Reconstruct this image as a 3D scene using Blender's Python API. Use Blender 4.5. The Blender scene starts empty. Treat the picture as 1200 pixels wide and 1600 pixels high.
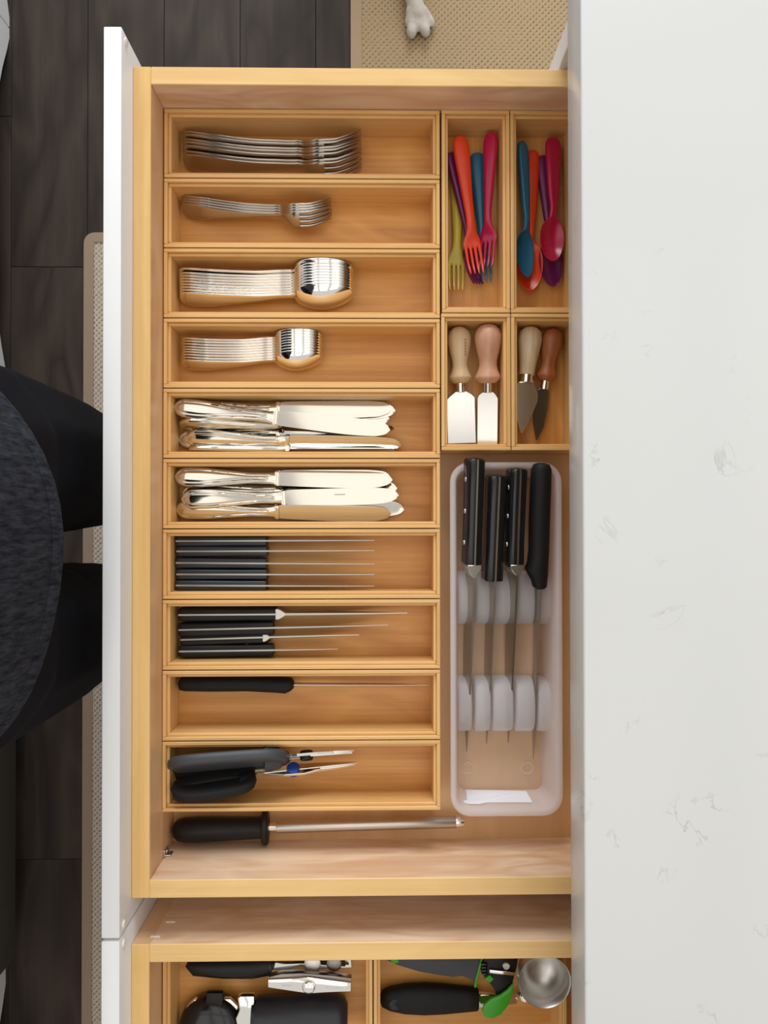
import bpy, bmesh, math, random
import numpy as np
from mathutils import Vector, Matrix

random.seed(7)
scene = bpy.context.scene
COL = scene.collection
R = math.radians

# ------------------------------------------------------------------ camera
CAM = Vector((0.24915, -0.47446, 1.56756))
_rv = Vector((0.01099, -0.01521, -0.00139))
CROT = Matrix.Rotation(_rv.length, 3, _rv.normalized())
FPX = 1200.0
cam_d = bpy.data.cameras.new('camera')
cam = bpy.data.objects.new('camera', cam_d)
COL.objects.link(cam)
cam.matrix_world = Matrix.Translation(CAM) @ CROT.to_4x4()
cam_d.sensor_fit = 'VERTICAL'
cam_d.sensor_height = 36.0
cam_d.lens = FPX / 1600 * 36.0
cam_d.clip_start = 0.02
scene.camera = cam

# ------------------------------------------------------------------ world, light, exposure
world = bpy.data.worlds.new('world')
scene.world = world
world.use_nodes = True
bg = world.node_tree.nodes['Background']
bg.inputs['Color'].default_value = (1.0, 0.98, 0.95, 1)
bg.inputs['Strength'].default_value = 0.55

def area(name, loc, target, sx, sy, energy, color):
    d = bpy.data.lights.new(name, 'AREA')
    d.shape = 'RECTANGLE'
    d.size, d.size_y, d.energy, d.color = sx, sy, energy, color
    o = bpy.data.objects.new(name, d)
    COL.objects.link(o)
    o.location = loc
    o.rotation_euler = (Vector(target) - Vector(loc)).to_track_quat('-Z', 'Y').to_euler()
    return o
area('window_daylight', (0.1, 4.2, 2.55), (0.3, -0.4, 0.8), 3.2, 2.0, 168, (0.88, 0.95, 1.0))
for i in range(3):  # added area lights standing in for a bright cream ceiling, gapped for blade reflections
    for j in range(2):
        lx, ly = 0.45 + (i - 1) * 1.08, -0.55 + (j - .5) * 1.50
        area('added_ceiling_fill', (lx, ly, 2.75), (lx, ly, 0.8), 0.86, 1.28, 22 / 6 * .64, (1.0, 0.93, 0.82))

vs = scene.view_settings
vs.view_transform = 'Standard'
vs.look = 'None'
vs.gamma = 1.0
vs.use_curve_mapping = False
vs.exposure = 0.32
scene.cycles.use_denoising = True

# ------------------------------------------------------------------ helpers
def at(px, py, z):
    """the point at height z that stands where the photograph shows (px, py)"""
    d = CROT @ Vector(((px - 600) / FPX, -(py - 800) / FPX, -1.0))
    t = (z - CAM.z) / d.z
    return CAM + d * t

def tag(o, label=None, cat=None, group=None, kind=None):
    if label: o['label'] = label
    if cat: o['category'] = cat
    if group: o['group'] = group
    if kind: o['kind'] = kind
    return o

def empty(name, loc=(0, 0, 0), mat=None):
    o = bpy.data.objects.new(name, None)
    o.empty_display_size = 0.02
    COL.objects.link(o)
    o.matrix_world = mat if mat is not None else Matrix.Translation(Vector(loc))
    return o

def obj_from(name, me, m, parent=None, mat=None, smooth=False):
    o = bpy.data.objects.new(name, me)
    COL.objects.link(o)
    if m is not None and not me.materials:
        me.materials.append(m)
    if smooth:
        for p in me.polygons: p.use_smooth = True
    if parent is not None: o.parent = parent
    if mat is not None: o.matrix_local = mat
    return o

class MB:
    """collects vertices and faces; build() links them as one mesh object"""
    def __init__(s): s.v, s.f = [], []
    def add(s, v, f):
        b = len(s.v)
        s.v += [tuple(p) for p in v]
        s.f += [tuple(i + b for i in q) for q in f]
        return s
    def xform(s, M):
        s.v = [tuple(M @ Vector(p)) for p in s.v]
        return s
    def mesh(s, name, smooth=False, bevel=0, seg=1, angle=35, autosmooth=True):
        me = bpy.data.meshes.new(name)
        me.from_pydata(s.v, [], s.f)
        bm = bmesh.new(); bm.from_mesh(me)
        bmesh.ops.remove_doubles(bm, verts=bm.verts, dist=1e-6)
        bmesh.ops.recalc_face_normals(bm, faces=bm.faces)
        if bevel:
            es = [e for e in bm.edges if len(e.link_faces) == 2 and e.calc_face_angle(0) > R(30)]
            bmesh.ops.bevel(bm, geom=es, offset=bevel, segments=seg, profile=0.5, affect='EDGES', clamp_overlap=True)
        if smooth:
            for f in bm.faces: f.smooth = True
            for e in bm.edges:
                if len(e.link_faces) == 2 and e.calc_face_angle(0) > R(angle): e.smooth = False
        bm.to_mesh(me); bm.free(); me.update()
        return me
    def build(s, name, m, parent=None, smooth=False, bevel=0, seg=1, angle=35, mat=None):
        return obj_from(name, s.mesh(name, smooth, bevel, seg, angle), m, parent, mat)
    # --- shapes
    def box(s, x0, x1, y0, y1, z0, z1):
        v = [(x, y, z) for z in (z0, z1) for y in (y0, y1) for x in (x0, x1)]
        return s.add(v, [(0, 2, 3, 1), (4, 5, 7, 6), (0, 1, 5, 4), (2, 6, 7, 3), (0, 4, 6, 2), (1, 3, 7, 5)])
    def prism(s, pts, h0, h1, plane='xy'):
        """outline pts in plane, extruded from h0 to h1 along the third axis"""
        n = len(pts)
        def P(a, b, h): return (a, b, h) if plane == 'xy' else ((a, h, b) if plane == 'xz' else (h, a, b))
        v = [P(a, b, h0) for a, b in pts] + [P(a, b, h1) for a, b in pts]
        f = [tuple(range(n))[::-1], tuple(range(n, 2 * n))] + [(i, (i + 1) % n, n + (i + 1) % n, n + i) for i in range(n)]
        return s.add(v, f)
    def rings(s, rs, cap=True):
        n = len(rs[0]); v = [p for r in rs for p in r]; f = []
        for k in range(len(rs) - 1):
            for i in range(n):
                j = (i + 1) % n
                f.append((k * n + i, k * n + j, (k + 1) * n + j, (k + 1) * n + i))
        if cap:
            f.append(tuple(range(n))[::-1]); f.append(tuple(range((len(rs) - 1) * n, len(rs) * n)))
        return s.add(v, f)
    def lathe(s, prof, n=20, ky=1.0, kz=1.0, c=(0, 0, 0)):
        """profile of (x, r) turned about the local x axis"""
        rs = []
        for x, r in prof:
            r = max(r, 1e-5)
            rs.append([(c[0] + x, c[1] + ky * r * math.cos(2 * math.pi * i / n), c[2] + kz * r * math.sin(2 * math.pi * i / n)) for i in range(n)])
        return s.rings(rs)
    def zlathe(s, prof, n=24, c=(0, 0, 0)):
        rs = []
        for r, z in prof:
            r = max(r, 1e-5)
            rs.append([(c[0] + r * math.cos(2 * math.pi * i / n), c[1] + r * math.sin(2 * math.pi * i / n), c[2] + z) for i in range(n)])
        return s.rings(rs)
    def tube(s, pts, rad, n=10, closed=False, sq=1.0):
        pts = [Vector(p) for p in pts]; N = len(pts); rs = []
        ref = None
        for k in range(N):
            a = pts[k - 1] if (k > 0 or closed) else pts[k]
            b = pts[(k + 1) % N] if (k < N - 1 or closed) else pts[k]
            t = (b - a).normalized()
            if ref is None: ref = Vector((0, 0, 1)) if abs(t.z) < .9 else Vector((0, 1, 0))
            u = (ref - t * ref.dot(t)).normalized(); w = t.cross(u); ref = u
            r = rad[k] if isinstance(rad, (list, tuple)) else rad
            ru, rw = r if isinstance(r, tuple) else (r, r)
            cs = lambda f, a: math.copysign(abs(f(a)) ** sq, f(a))
            rs.append([tuple(pts[k] + u * ru * cs(math.cos, 2 * math.pi * i / n) + w * rw * cs(math.sin, 2 * math.pi * i / n)) for i in range(n)])
        if closed: rs.append(rs[0])
        return s.rings(rs, cap=not closed)

def frame(A, B, zdir=(0, 0, 1)):
    """matrix whose x axis runs from A to B and whose z axis leans towards zdir"""
    A, B = Vector(A), Vector(B)
    x = (B - A).normalized()
    z = Vector(zdir); z = (z - x * z.dot(x)).normalized()
    y = z.cross(x)
    M = Matrix((x, y, z)).transposed().to_4x4()
    M.translation = A
    return M

def smooth_interp(t, ts, vs_):
    """cubic (pchip-like) interpolation"""
    ts = np.asarray(ts, float); vs_ = np.asarray(vs_, float)
    h = np.diff(ts); d = np.diff(vs_) / h
    m = np.zeros(len(ts)); m[0] = d[0]; m[-1] = d[-1]
    for i in range(1, len(ts) - 1):
        m[i] = 0 if d[i - 1] * d[i] <= 0 else 2 * d[i - 1] * d[i] / (d[i - 1] + d[i])
    t = np.clip(t, ts[0], ts[-1]); i = np.clip(np.searchsorted(ts, t, side='right') - 1, 0, len(h) - 1)
    s = (t - ts[i]) / h[i]
    return ((2 * s**3 - 3 * s**2 + 1) * vs_[i] + (s**3 - 2 * s**2 + s) * h[i] * m[i] + (-2 * s**3 + 3 * s**2) * vs_[i + 1] + (s**3 - s**2) * h[i] * m[i + 1])

def sheet(mb, X, W, ZC, TH, dish=None, nu=9, yc=None, power=4.0, bead=None):
    """a closed solid: at each station X a cross-section of width W round yc,
    mid height ZC, thickness TH, dish = how far the middle sinks below the edges"""
    us = np.sin(np.linspace(-math.pi / 2, math.pi / 2, nu))
    rings = []
    for k in range(len(X)):
        top, bot = [], []
        for u in us:
            y = (yc[k] if yc is not None else 0) + u * W[k] / 2
            z = ZC[k] - (dish[k] * (1 - u * u) if dish is not None else 0)
            th = TH[k] / 2 * (max(0.0, 1 - abs(u) ** power) ** .5 * .82 + .18)
            if bead is not None: th += bead(k, u)
            top.append((X[k], y, z + th)); bot.append((X[k], y, z - th))
        rings.append(top + bot[::-1])
    return mb.rings(rings)

# ------------------------------------------------------------------ materials
def new_mat(name):
    m = bpy.data.materials.new(name); m.use_nodes = True
    nt = m.node_tree
    return m, nt, nt.nodes['Principled BSDF']
def srgb(r, g, b):
    f = lambda c: (c / 255 / 12.92) if c / 255 <= .04045 else ((c / 255 + .055) / 1.055) ** 2.4
    return (f(r), f(g), f(b), 1)
def N(nt, t, **kw):
    n = nt.nodes.new(t)
    for k, v in kw.items():
        if k in n.inputs: n.inputs[k].default_value = v
        else: setattr(n, k, v)
    return n
def plain(name, col, rough=.5, metal=0, spec=.5, noise=0, nscale=60, bump=0, coat=0, sss=0):
    m, nt, b = new_mat(name)
    b.inputs['Base Color'].default_value = col
    b.inputs['Roughness'].default_value = rough
    b.inputs['Metallic'].default_value = metal
    b.inputs['Specular IOR Level'].default_value = spec
    b.inputs['Coat Weight'].default_value = coat
    if sss:
        b.inputs['Subsurface Weight'].default_value = sss
        b.inputs['Subsurface Radius'].default_value = (.01, .004, .003)
        b.inputs['Subsurface Scale'].default_value = 0.3
    tc = N(nt, 'ShaderNodeTexCoord')
    nz = N(nt, 'ShaderNodeTexNoise', Scale=nscale, Detail=4.0)
    nt.links.new(tc.outputs['Object'], nz.inputs['Vector'])
    if noise:
        rp = N(nt, 'ShaderNodeMapRange'); rp.inputs['To Min'].default_value = 1 - noise; rp.inputs['To Max'].default_value = 1 + noise
        nt.links.new(nz.outputs['Fac'], rp.inputs['Value'])
        mx = N(nt, 'ShaderNodeVectorMath', operation='SCALE'); mx.inputs[0].default_value = col[:3]
        nt.links.new(rp.outputs['Result'], mx.inputs['Scale']); nt.links.new(mx.outputs['Vector'], b.inputs['Base Color'])
    if bump:
        bp = N(nt, 'ShaderNodeBump', Strength=bump, Distance=.001)
        nt.links.new(nz.outputs['Fac'], bp.inputs['Height']); nt.links.new(bp.outputs['Normal'], b.inputs['Normal'])
    return m

def wood(name, c1, c2, axis='x', fine=120, long=2.5, figure=0.35, fscale=7, rough=.45, contrast=1.0, knots=0.0, rand=6.0):
    """grain lines along one axis: fine streaks over a slow cathedral figure"""
    m, nt, b = new_mat(name)
    L = nt.links.new
    tc = N(nt, 'ShaderNodeTexCoord'); oi = N(nt, 'ShaderNodeObjectInfo')
    add = N(nt, 'ShaderNodeVectorMath', operation='MULTIPLY_ADD')
    add.inputs[0].default_value = (rand, rand * .7, rand * 1.3)
    cx = N(nt, 'ShaderNodeCombineXYZ')
    for i in range(3): L(oi.outputs['Random'], cx.inputs[i])
    L(cx.outputs[0], add.inputs[1]); L(tc.outputs['Object'], add.inputs[2])
    def mapped(sl, sc):
        mp = N(nt, 'ShaderNodeMapping')
        s = {'x': (sl, sc, sc), 'y': (sc, sl, sc), 'z': (sc, sc, sl)}[axis]
        mp.inputs['Scale'].default_value = s
        L(add.outputs[0], mp.inputs['Vector']); return mp
    n1 = N(nt, 'ShaderNodeTexNoise', Scale=1.0, Detail=3.0, Roughness=.6); L(mapped(long, fine).outputs[0], n1.inputs['Vector'])
    n2 = N(nt, 'ShaderNodeTexNoise', Scale=1.0, Detail=2.0, Distortion=.6); L(mapped(fscale * .25, fscale).outputs[0], n2.inputs['Vector'])
    ml = N(nt, 'ShaderNodeMath', operation='MULTIPLY'); ml.inputs[1].default_value = 9.0; L(n2.outputs['Fac'], ml.inputs[0])
    fr = N(nt, 'ShaderNodeMath', operation='PINGPONG'); fr.inputs[1].default_value = 1.0; L(ml.outputs[0], fr.inputs[0])
    mix = N(nt, 'ShaderNodeMix', data_type='FLOAT'); mix.inputs['Factor'].default_value = figure
    L(n1.outputs['Fac'], mix.inputs['A']); L(fr.outputs[0], mix.inputs['B'])
    cr = N(nt, 'ShaderNodeValToRGB'); e = cr.color_ramp.elements
    e[0].position = .5 - .28 / contrast; e[0].color = c1; e[1].position = .5 + .28 / contrast; e[1].color = c2
    L(mix.outputs['Result'], cr.inputs['Fac']); L(cr.outputs['Color'], b.inputs['Base Color'])
    b.inputs['Roughness'].default_value = rough
    bp = N(nt, 'ShaderNodeBump', Strength=.12, Distance=.0006); L(n1.outputs['Fac'], bp.inputs['Height']); L(bp.outputs['Normal'], b.inputs['Normal'])
    return m

MAP_L, MAP_D = srgb(226, 192, 140), srgb(206, 164, 108)
M = {}
M['maple_edge_y'] = wood('maple_edge_y', srgb(220, 174, 106), srgb(234, 194, 128), 'y', 150, 3, .15, 20, .45)
M['maple_edge_x'] = wood('maple_edge_x', srgb(220, 176, 110), srgb(236, 198, 136), 'x', 150, 3, .15, 20, .45)
M['maple_x'] = wood('maple_x', srgb(218, 174, 134), srgb(242, 214, 184), 'x', 80, 4, .36, 20, .34, .95)
M['maple_y'] = wood('maple_y', srgb(212, 164, 118), srgb(230, 192, 150), 'y', 60, 3, .4, 9, .36)
M['maple_floor'] = wood('maple_floor', srgb(208, 160, 108), srgb(224, 184, 136), 'y', 40, 3, .3, 5, .4)
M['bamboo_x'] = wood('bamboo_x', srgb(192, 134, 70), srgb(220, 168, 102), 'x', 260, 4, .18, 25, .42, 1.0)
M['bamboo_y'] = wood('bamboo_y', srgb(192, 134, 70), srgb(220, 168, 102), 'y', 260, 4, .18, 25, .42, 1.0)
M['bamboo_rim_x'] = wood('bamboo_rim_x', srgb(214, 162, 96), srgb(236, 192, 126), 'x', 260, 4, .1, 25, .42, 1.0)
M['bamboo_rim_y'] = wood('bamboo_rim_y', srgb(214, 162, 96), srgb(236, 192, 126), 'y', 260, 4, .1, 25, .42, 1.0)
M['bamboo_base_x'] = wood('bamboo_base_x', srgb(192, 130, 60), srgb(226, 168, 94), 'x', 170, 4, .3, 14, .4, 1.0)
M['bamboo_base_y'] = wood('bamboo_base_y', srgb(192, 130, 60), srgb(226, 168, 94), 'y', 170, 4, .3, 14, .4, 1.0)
M['plank'] = wood('plank', srgb(42, 35, 30), srgb(70, 59, 51), 'y', 60, 2.0, .42, 8, .62, .9)
M['plank'].node_tree.nodes['Principled BSDF'].inputs['Specular IOR Level'].default_value = .22
M['white'] = plain('white', srgb(230, 230, 231), .35, noise=.012, nscale=8)
M['white_far'] = plain('white_far', srgb(232, 232, 232), .45, noise=.02, nscale=9)
M['steel'] = plain('steel', (.90, .875, .83, 1), .08, metal=1)
M['table_steel'] = plain('table_steel', (.70, .66, .59, 1), .09, metal=1)
M['fork_steel'] = plain('fork_steel', (.50, .45, .40, 1), .22, metal=1, noise=.05, nscale=40)
M['knife_steel'] = plain('knife_steel', (.48, .45, .40, 1), .30, metal=1)
M['blade_steel'] = plain('blade_steel', (.78, .76, .73, 1), .16, metal=1)
M['satin_steel'] = plain('satin_steel', (.62, .60, .57, 1), .34, metal=1, noise=.04, nscale=200)
M['dark_steel'] = plain('dark_steel', (.28, .25, .23, 1), .3, metal=1)
M['black'] = plain('black', (.008, .008, .009, 1), .42, spec=.3, noise=.1, nscale=90)
M['black_gloss'] = plain('black_gloss', (.010, .010, .011, 1), .18, noise=.1, nscale=90)
M['black_blue'] = plain('black_blue', (.016, .019, .028, 1), .40, noise=.12, nscale=120)
M['rubber'] = plain('rubber', (.008, .008, .008, 1), .62, spec=.3, noise=.2, nscale=400, bump=.15)
M['grey_plastic'] = plain('grey_plastic', (.045, .048, .055, 1), .5, noise=.08, nscale=200)
M['red'] = plain('red', srgb(178, 16, 62), .22, sss=.15, noise=.03)
M['magenta'] = plain('magenta', srgb(184, 20, 72), .22, sss=.15, noise=.03)
M['orange'] = plain('orange', srgb(226, 66, 28), .25, sss=.15, noise=.03)
M['teal'] = plain('teal', srgb(36, 98, 128), .25, sss=.15, noise=.03)
M['purple'] = plain('purple', srgb(108, 28, 84), .25, sss=.15, noise=.03)
M['yellow'] = plain('yellow', srgb(204, 186, 62), .22, sss=.15, noise=.03)
M['green'] = plain('green', srgb(60, 160, 30), .35, noise=.04)
M['blue_cap'] = plain('blue_cap', srgb(30, 70, 150), .3, noise=.04)
M['handle_cream'] = wood('handle_cream', srgb(206, 172, 128), srgb(226, 198, 160), 'x', 200, 6, .3, 30, .42)
M['handle_rose'] = wood('handle_rose', srgb(196, 142, 112), srgb(214, 166, 136), 'x', 200, 6, .3, 30, .42)
M['handle_pale'] = wood('handle_pale', srgb(200, 170, 132), srgb(226, 204, 172), 'x', 260, 8, .3, 30, .5)
M['handle_brown'] = wood('handle_brown', srgb(150, 84, 46), srgb(178, 108, 64), 'x', 160, 6, .3, 30, .42)
M['label'] = plain('label', srgb(244, 244, 250), .6, noise=.01)
M['fur'] = plain('fur', srgb(190, 181, 170), .9, noise=.12, nscale=160, bump=.6)
M['tape'] = plain('tape', srgb(162, 138, 108), .85, noise=.10, nscale=700, bump=.4)
M['tape_dark'] = plain('tape_dark', srgb(152, 132, 112), .85, noise=.10, nscale=700, bump=.4)
M['pants'] = plain('pants', (.0045, .0040, .0065, 1), .8, spec=.12, noise=.2, nscale=300, bump=.1)
M['skin'] = plain('skin', srgb(205, 160, 135), .55, noise=.03, sss=.1)
M['hair'] = plain('hair', srgb(60, 42, 30), .55, noise=.3, nscale=90, bump=.5)
M['charcoal'] = plain('charcoal', srgb(62, 60, 56), .4, metal=.3, noise=.05)
M['toe'] = plain('toe', srgb(30, 27, 25), .6, noise=.05)
M['nail'] = plain('nail', srgb(90, 80, 75), .5, noise=.05)
M['pad'] = plain('pad', srgb(228, 228, 220), .3, noise=.02)

def quartz():
    m, nt, b = new_mat('quartz'); L = nt.links.new
    tc = N(nt, 'ShaderNodeTexCoord')
    n1 = N(nt, 'ShaderNodeTexNoise', Scale=9.0, Detail=6.0, Roughness=.6, Distortion=.8); L(tc.outputs['Object'], n1.inputs['Vector'])
    s = N(nt, 'ShaderNodeMath', operation='SUBTRACT'); s.inputs[1].default_value = .5; L(n1.outputs['Fac'], s.inputs[0])
    a = N(nt, 'ShaderNodeMath', operation='ABSOLUTE'); L(s.outputs[0], a.inputs[0])
    v = N(nt, 'ShaderNodeMapRange'); v.inputs['From Max'].default_value = .010; v.inputs['To Min'].default_value = 1; v.inputs['To Max'].default_value = 0; L(a.outputs[0], v.inputs['Value'])
    n2 = N(nt, 'ShaderNodeTexNoise', Scale=13.0, Detail=3.0); L(tc.outputs['Object'], n2.inputs['Vector'])
    k = N(nt, 'ShaderNodeMapRange'); k.inputs['From Min'].default_value = .57; k.inputs['From Max'].default_value = .66; L(n2.outputs['Fac'], k.inputs['Value'])
    mu = N(nt, 'ShaderNodeMath', operation='MULTIPLY'); L(v.outputs[0], mu.inputs[0]); L(k.outputs[0], mu.inputs[1])
    n3 = N(nt, 'ShaderNodeTexNoise', Scale=3.0, Detail=2.0); L(tc.outputs['Object'], n3.inputs['Vector'])
    base = N(nt, 'ShaderNodeMix', data_type='RGBA'); base.inputs['A'].default_value = srgb(201, 202, 201); base.inputs['B'].default_value = srgb(206, 206, 205); L(n3.outputs['Fac'], base.inputs['Factor'])
    sc = N(nt, 'ShaderNodeMath', operation='MULTIPLY'); sc.inputs[1].default_value = .5; L(mu.outputs[0], sc.inputs[0])
    mx = N(nt, 'ShaderNodeMix', data_type='RGBA'); L(base.outputs['Result'], mx.inputs['A']); mx.inputs['B'].default_value = srgb(150, 150, 148); L(sc.outputs[0], mx.inputs['Factor'])
    L(mx.outputs['Result'], b.inputs['Base Color']); b.inputs['Roughness'].default_value = .22
    return m
M['quartz'] = quartz()

def translucent(name, col, clear, rough=.4):
    m, nt, b = new_mat(name); L = nt.links.new
    b.inputs['Base Color'].default_value = col; b.inputs['Roughness'].default_value = rough
    tr = N(nt, 'ShaderNodeBsdfTransparent'); tl = N(nt, 'ShaderNodeBsdfTranslucent', Color=col)
    a = N(nt, 'ShaderNodeMixShader', Fac=.45); L(b.outputs[0], a.inputs[1]); L(tl.outputs[0], a.inputs[2])
    c = N(nt, 'ShaderNodeMixShader', Fac=clear); L(a.outputs[0], c.inputs[1]); L(tr.outputs[0], c.inputs[2])
    L(c.outputs[0], nt.nodes['Material Output'].inputs['Surface'])
    return m
M['tray'] = translucent('tray', srgb(250, 245, 246), .40)
M['tray_floor'] = translucent('tray_floor', srgb(240, 234, 232), .82)
M['tray_fin'] = translucent('tray_fin', srgb(252, 250, 253), .36)

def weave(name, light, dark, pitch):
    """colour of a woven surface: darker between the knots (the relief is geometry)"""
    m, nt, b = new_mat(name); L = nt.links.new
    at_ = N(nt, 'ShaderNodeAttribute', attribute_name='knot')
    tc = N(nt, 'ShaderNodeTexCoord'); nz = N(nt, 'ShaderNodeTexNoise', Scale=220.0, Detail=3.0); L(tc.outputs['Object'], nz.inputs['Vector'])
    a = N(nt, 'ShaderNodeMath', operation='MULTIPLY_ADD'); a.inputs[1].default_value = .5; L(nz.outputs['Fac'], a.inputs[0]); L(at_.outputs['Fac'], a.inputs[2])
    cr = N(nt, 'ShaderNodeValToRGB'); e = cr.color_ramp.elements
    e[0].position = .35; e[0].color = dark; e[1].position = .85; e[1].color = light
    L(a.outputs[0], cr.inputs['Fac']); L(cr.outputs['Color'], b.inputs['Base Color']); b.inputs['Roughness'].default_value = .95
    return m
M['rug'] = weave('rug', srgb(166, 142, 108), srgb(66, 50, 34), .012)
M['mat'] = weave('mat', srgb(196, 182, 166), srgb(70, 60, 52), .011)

def knit(name):
    m, nt, b = new_mat(name); L = nt.links.new
    tc = N(nt, 'ShaderNodeTexCoord')
    mp = N(nt, 'ShaderNodeMapping'); mp.inputs['Scale'].default_value = (90, 260, 60); mp.inputs['Rotation'].default_value = (0, 0, .5); L(tc.outputs['Object'], mp.inputs['Vector'])
    nz = N(nt, 'ShaderNodeTexNoise', Scale=1.0, Detail=5.0, Roughness=.7); L(mp.outputs[0], nz.inputs['Vector'])
    cr = N(nt, 'ShaderNodeValToRGB'); e = cr.color_ramp.elements
    e[0].position = .35; e[0].color = (.007, .008, .012, 1); e[1].position = .75; e[1].color = (.046, .051, .066, 1)
    L(nz.outputs['Fac'], cr.inputs['Fac']); L(cr.outputs['Color'], b.inputs['Base Color']); b.inputs['Roughness'].default_value = .95; b.inputs['Specular IOR Level'].default_value = .15
    bp = N(nt, 'ShaderNodeBump', Strength=.3, Distance=.001); L(nz.outputs['Fac'], bp.inputs['Height']); L(bp.outputs['Normal'], b.inputs['Normal'])
    return m
M['shirt'] = knit('shirt')

# heights (floor = 0)
Z_RIM, Z_FRONT, Z_CT0, Z_CT1 = .767, .803, .867, .914
Z_BOX = .7216            # top of the bamboo trays
Z_DF = .6690             # top of the drawer bottom
Z_BF = .6752             # top of a bamboo tray's base
ORD = ['first', 'second', 'third', 'fourth', 'fifth', 'sixth', 'seventh', 'eighth', 'ninth', 'tenth', 'eleventh']

# ================================================================== setting: floor
floor = tag(MB().box(-1.45, 2.6, -2.6, 2.6, -.06, -.008).build('floor', M['toe']), 'dark brown wide plank wooden floor', kind='structure')
PW = .155
plank_mb = MB().box(.0004, PW - .0004, .0005, 1.1995, -.0079, 0)
plank_me = plank_mb.mesh('plank', bevel=.0007)
for i in range(-8, 15):
    x = -.3306 + i * PW
    off = {-1: .0424, 0: .62, -2: .35}.get(i, (i * .417) % 1.2)
    k0 = int(math.floor((-2.6 - off) / 1.2))
    for k in range(k0 + 1, k0 + 5):
        y = off + k * 1.2
        if y + 1.2 > 2.6: continue
        p = obj_from('plank', plank_me, M['plank'], floor); p.location = (x, y, 0)

# walls of the kitchen behind the cooker run and past the island, both out of the picture
for nm, b_ in (('wall_left', (-1.47, -1.35, -2.6, 2.6, 0, 2.6)),):
    o = MB().box(*b_).build(nm, M['white_far']); tag(o, 'plain white kitchen wall behind the cooker', kind='structure')

# ================================================================== island: cabinets, worktop
Y0, Y1 = 0.0, -.864                       # first drawer box, outer faces
D2 = -.9114                               # second drawer box, upper outer face
XF = .447                                 # front edge of the cabinet panels
def cabinet(name, label, ya, yb, thick_a, thick_b, back_a=0, back_b=0):
    t = empty(name, (XF, (ya + yb) / 2, 0)); cy = (ya + yb) / 2
    L = lambda x0, x1, y0, y1, z0, z1: MB().box(x0 - XF, x1 - XF, y0 - cy, y1 - cy, z0, z1)
    L(XF + back_a, 1.05, ya - thick_a, ya, .0, Z_CT0 - .001).build('side_panel', M['white'], t, bevel=.001)
    L(XF + back_b, 1.05, yb, yb + thick_b, .0, Z_CT0 - .001).build('side_panel', M['white'], t, bevel=.001)
    L(1.04, 1.06, yb + thick_b, ya - thick_a, .0, Z_CT0 - .001).build('back_panel', M['white'], t)
    L(XF + .02, 1.04, yb + thick_b, ya - thick_a, .10, .118).build('bottom_panel', M['white'], t)
    L(XF + .06, XF + .075, yb + thick_b, ya - thick_a, .0, .10).build('toe_kick', M['toe'], t)
    for z0, z1 in ((.118, .375), (.379, .632)):
        L(XF - .02, XF - .001, yb + .0015, ya - .0115, z0, z1).build('lower_drawer_front', M['white'], t, bevel=.0012)
    return tag(t, label, 'cabinet')
cabinet('base_cabinet', 'white base cabinet with the cutlery drawer pulled out', .0306, -.8875, .0253, .0215, 0, .06)
cabinet('base_cabinet', 'white base cabinet with the utensil drawer pulled out, at the bottom of the photo', -.8880, -1.80, .0215, .0215, .06, 0)

ct = MB().box(.4292, 1.25, -1.95, .062, Z_CT0, Z_CT1)
tag(ct.build('worktop', M['quartz'], bevel=.0022, seg=3, smooth=True), 'polished white quartz worktop with faint grey flecks', 'worktop')
# ================================================================== drawers
T = .0186
def drawer(name, label, ya, yb, fya, fyb):
    t = empty(name, (0, (ya + yb) / 2, .64)); cy = (ya + yb) / 2
    def b(x0, x1, y0, y1, z0, z1): return MB().box(x0, x1, y0 - cy, y1 - cy, z0 - .64, z1 - .64)
    XB = .53
    def board(n, args, edge, face):
        o = b(*args).build(n, M[edge], t, bevel=.0007); o.data.materials.append(M[face])
        for q in o.data.polygons:
            if q.normal.z < .5: q.material_index = 1
        return o
    board('box_front', (0, T, yb, ya, .655, Z_RIM), 'maple_edge_y', 'maple_y')
    board('side_board', (T, XB, ya - T, ya, .655, Z_RIM), 'maple_edge_x', 'maple_x')
    board('side_board', (T, XB, yb, yb + T, .655, Z_RIM), 'maple_edge_x', 'maple_x')
    board('back_board', (XB - T, XB, yb + T, ya - T, .655, Z_RIM - .003), 'maple_edge_y', 'maple_y')
    b(T - .004, XB - .01, yb + T - .004, ya - T + .004, Z_DF - .010, Z_DF).build('bottom_board', M['maple_floor'], t)
    fp = b(-.0182, -.0002, fyb, fya, .640, Z_FRONT).build('front_panel', M['white'], t, bevel=.0012, seg=2, smooth=True)
    for yy in (fya - .008, fyb + .008):
        m = MB(); m.lathe([(-.0002, .0042), (.0012, .0040), (.0018, .0025), (.0018, .0001)], 16, c=(0, yy - cy, Z_FRONT - .012 - .64))
        m.build('bumper_pad', M['pad'], fp, smooth=True)
    for yy in (ya, yb + .03):        # slide clips hidden under the box, and the steel corner bracket
        b(.05, XB - .02, yy - .03, yy, .645, .6548).build('slide_rail', M['satin_steel'], t)
    return t, cy
d1, d1y = drawer('cutlery_drawer', '', Y0, Y1, .0186, -.8857)
tag(d1, 'open maple drawer with white front, full of cutlery trays', 'drawer')
d2, d2y = drawer('utensil_drawer', '', D2, D2 - .864, -.8885, -1.793)
tag(d2, 'second open maple drawer with white front, cropped by the lower edge of the photo', 'drawer')
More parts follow.
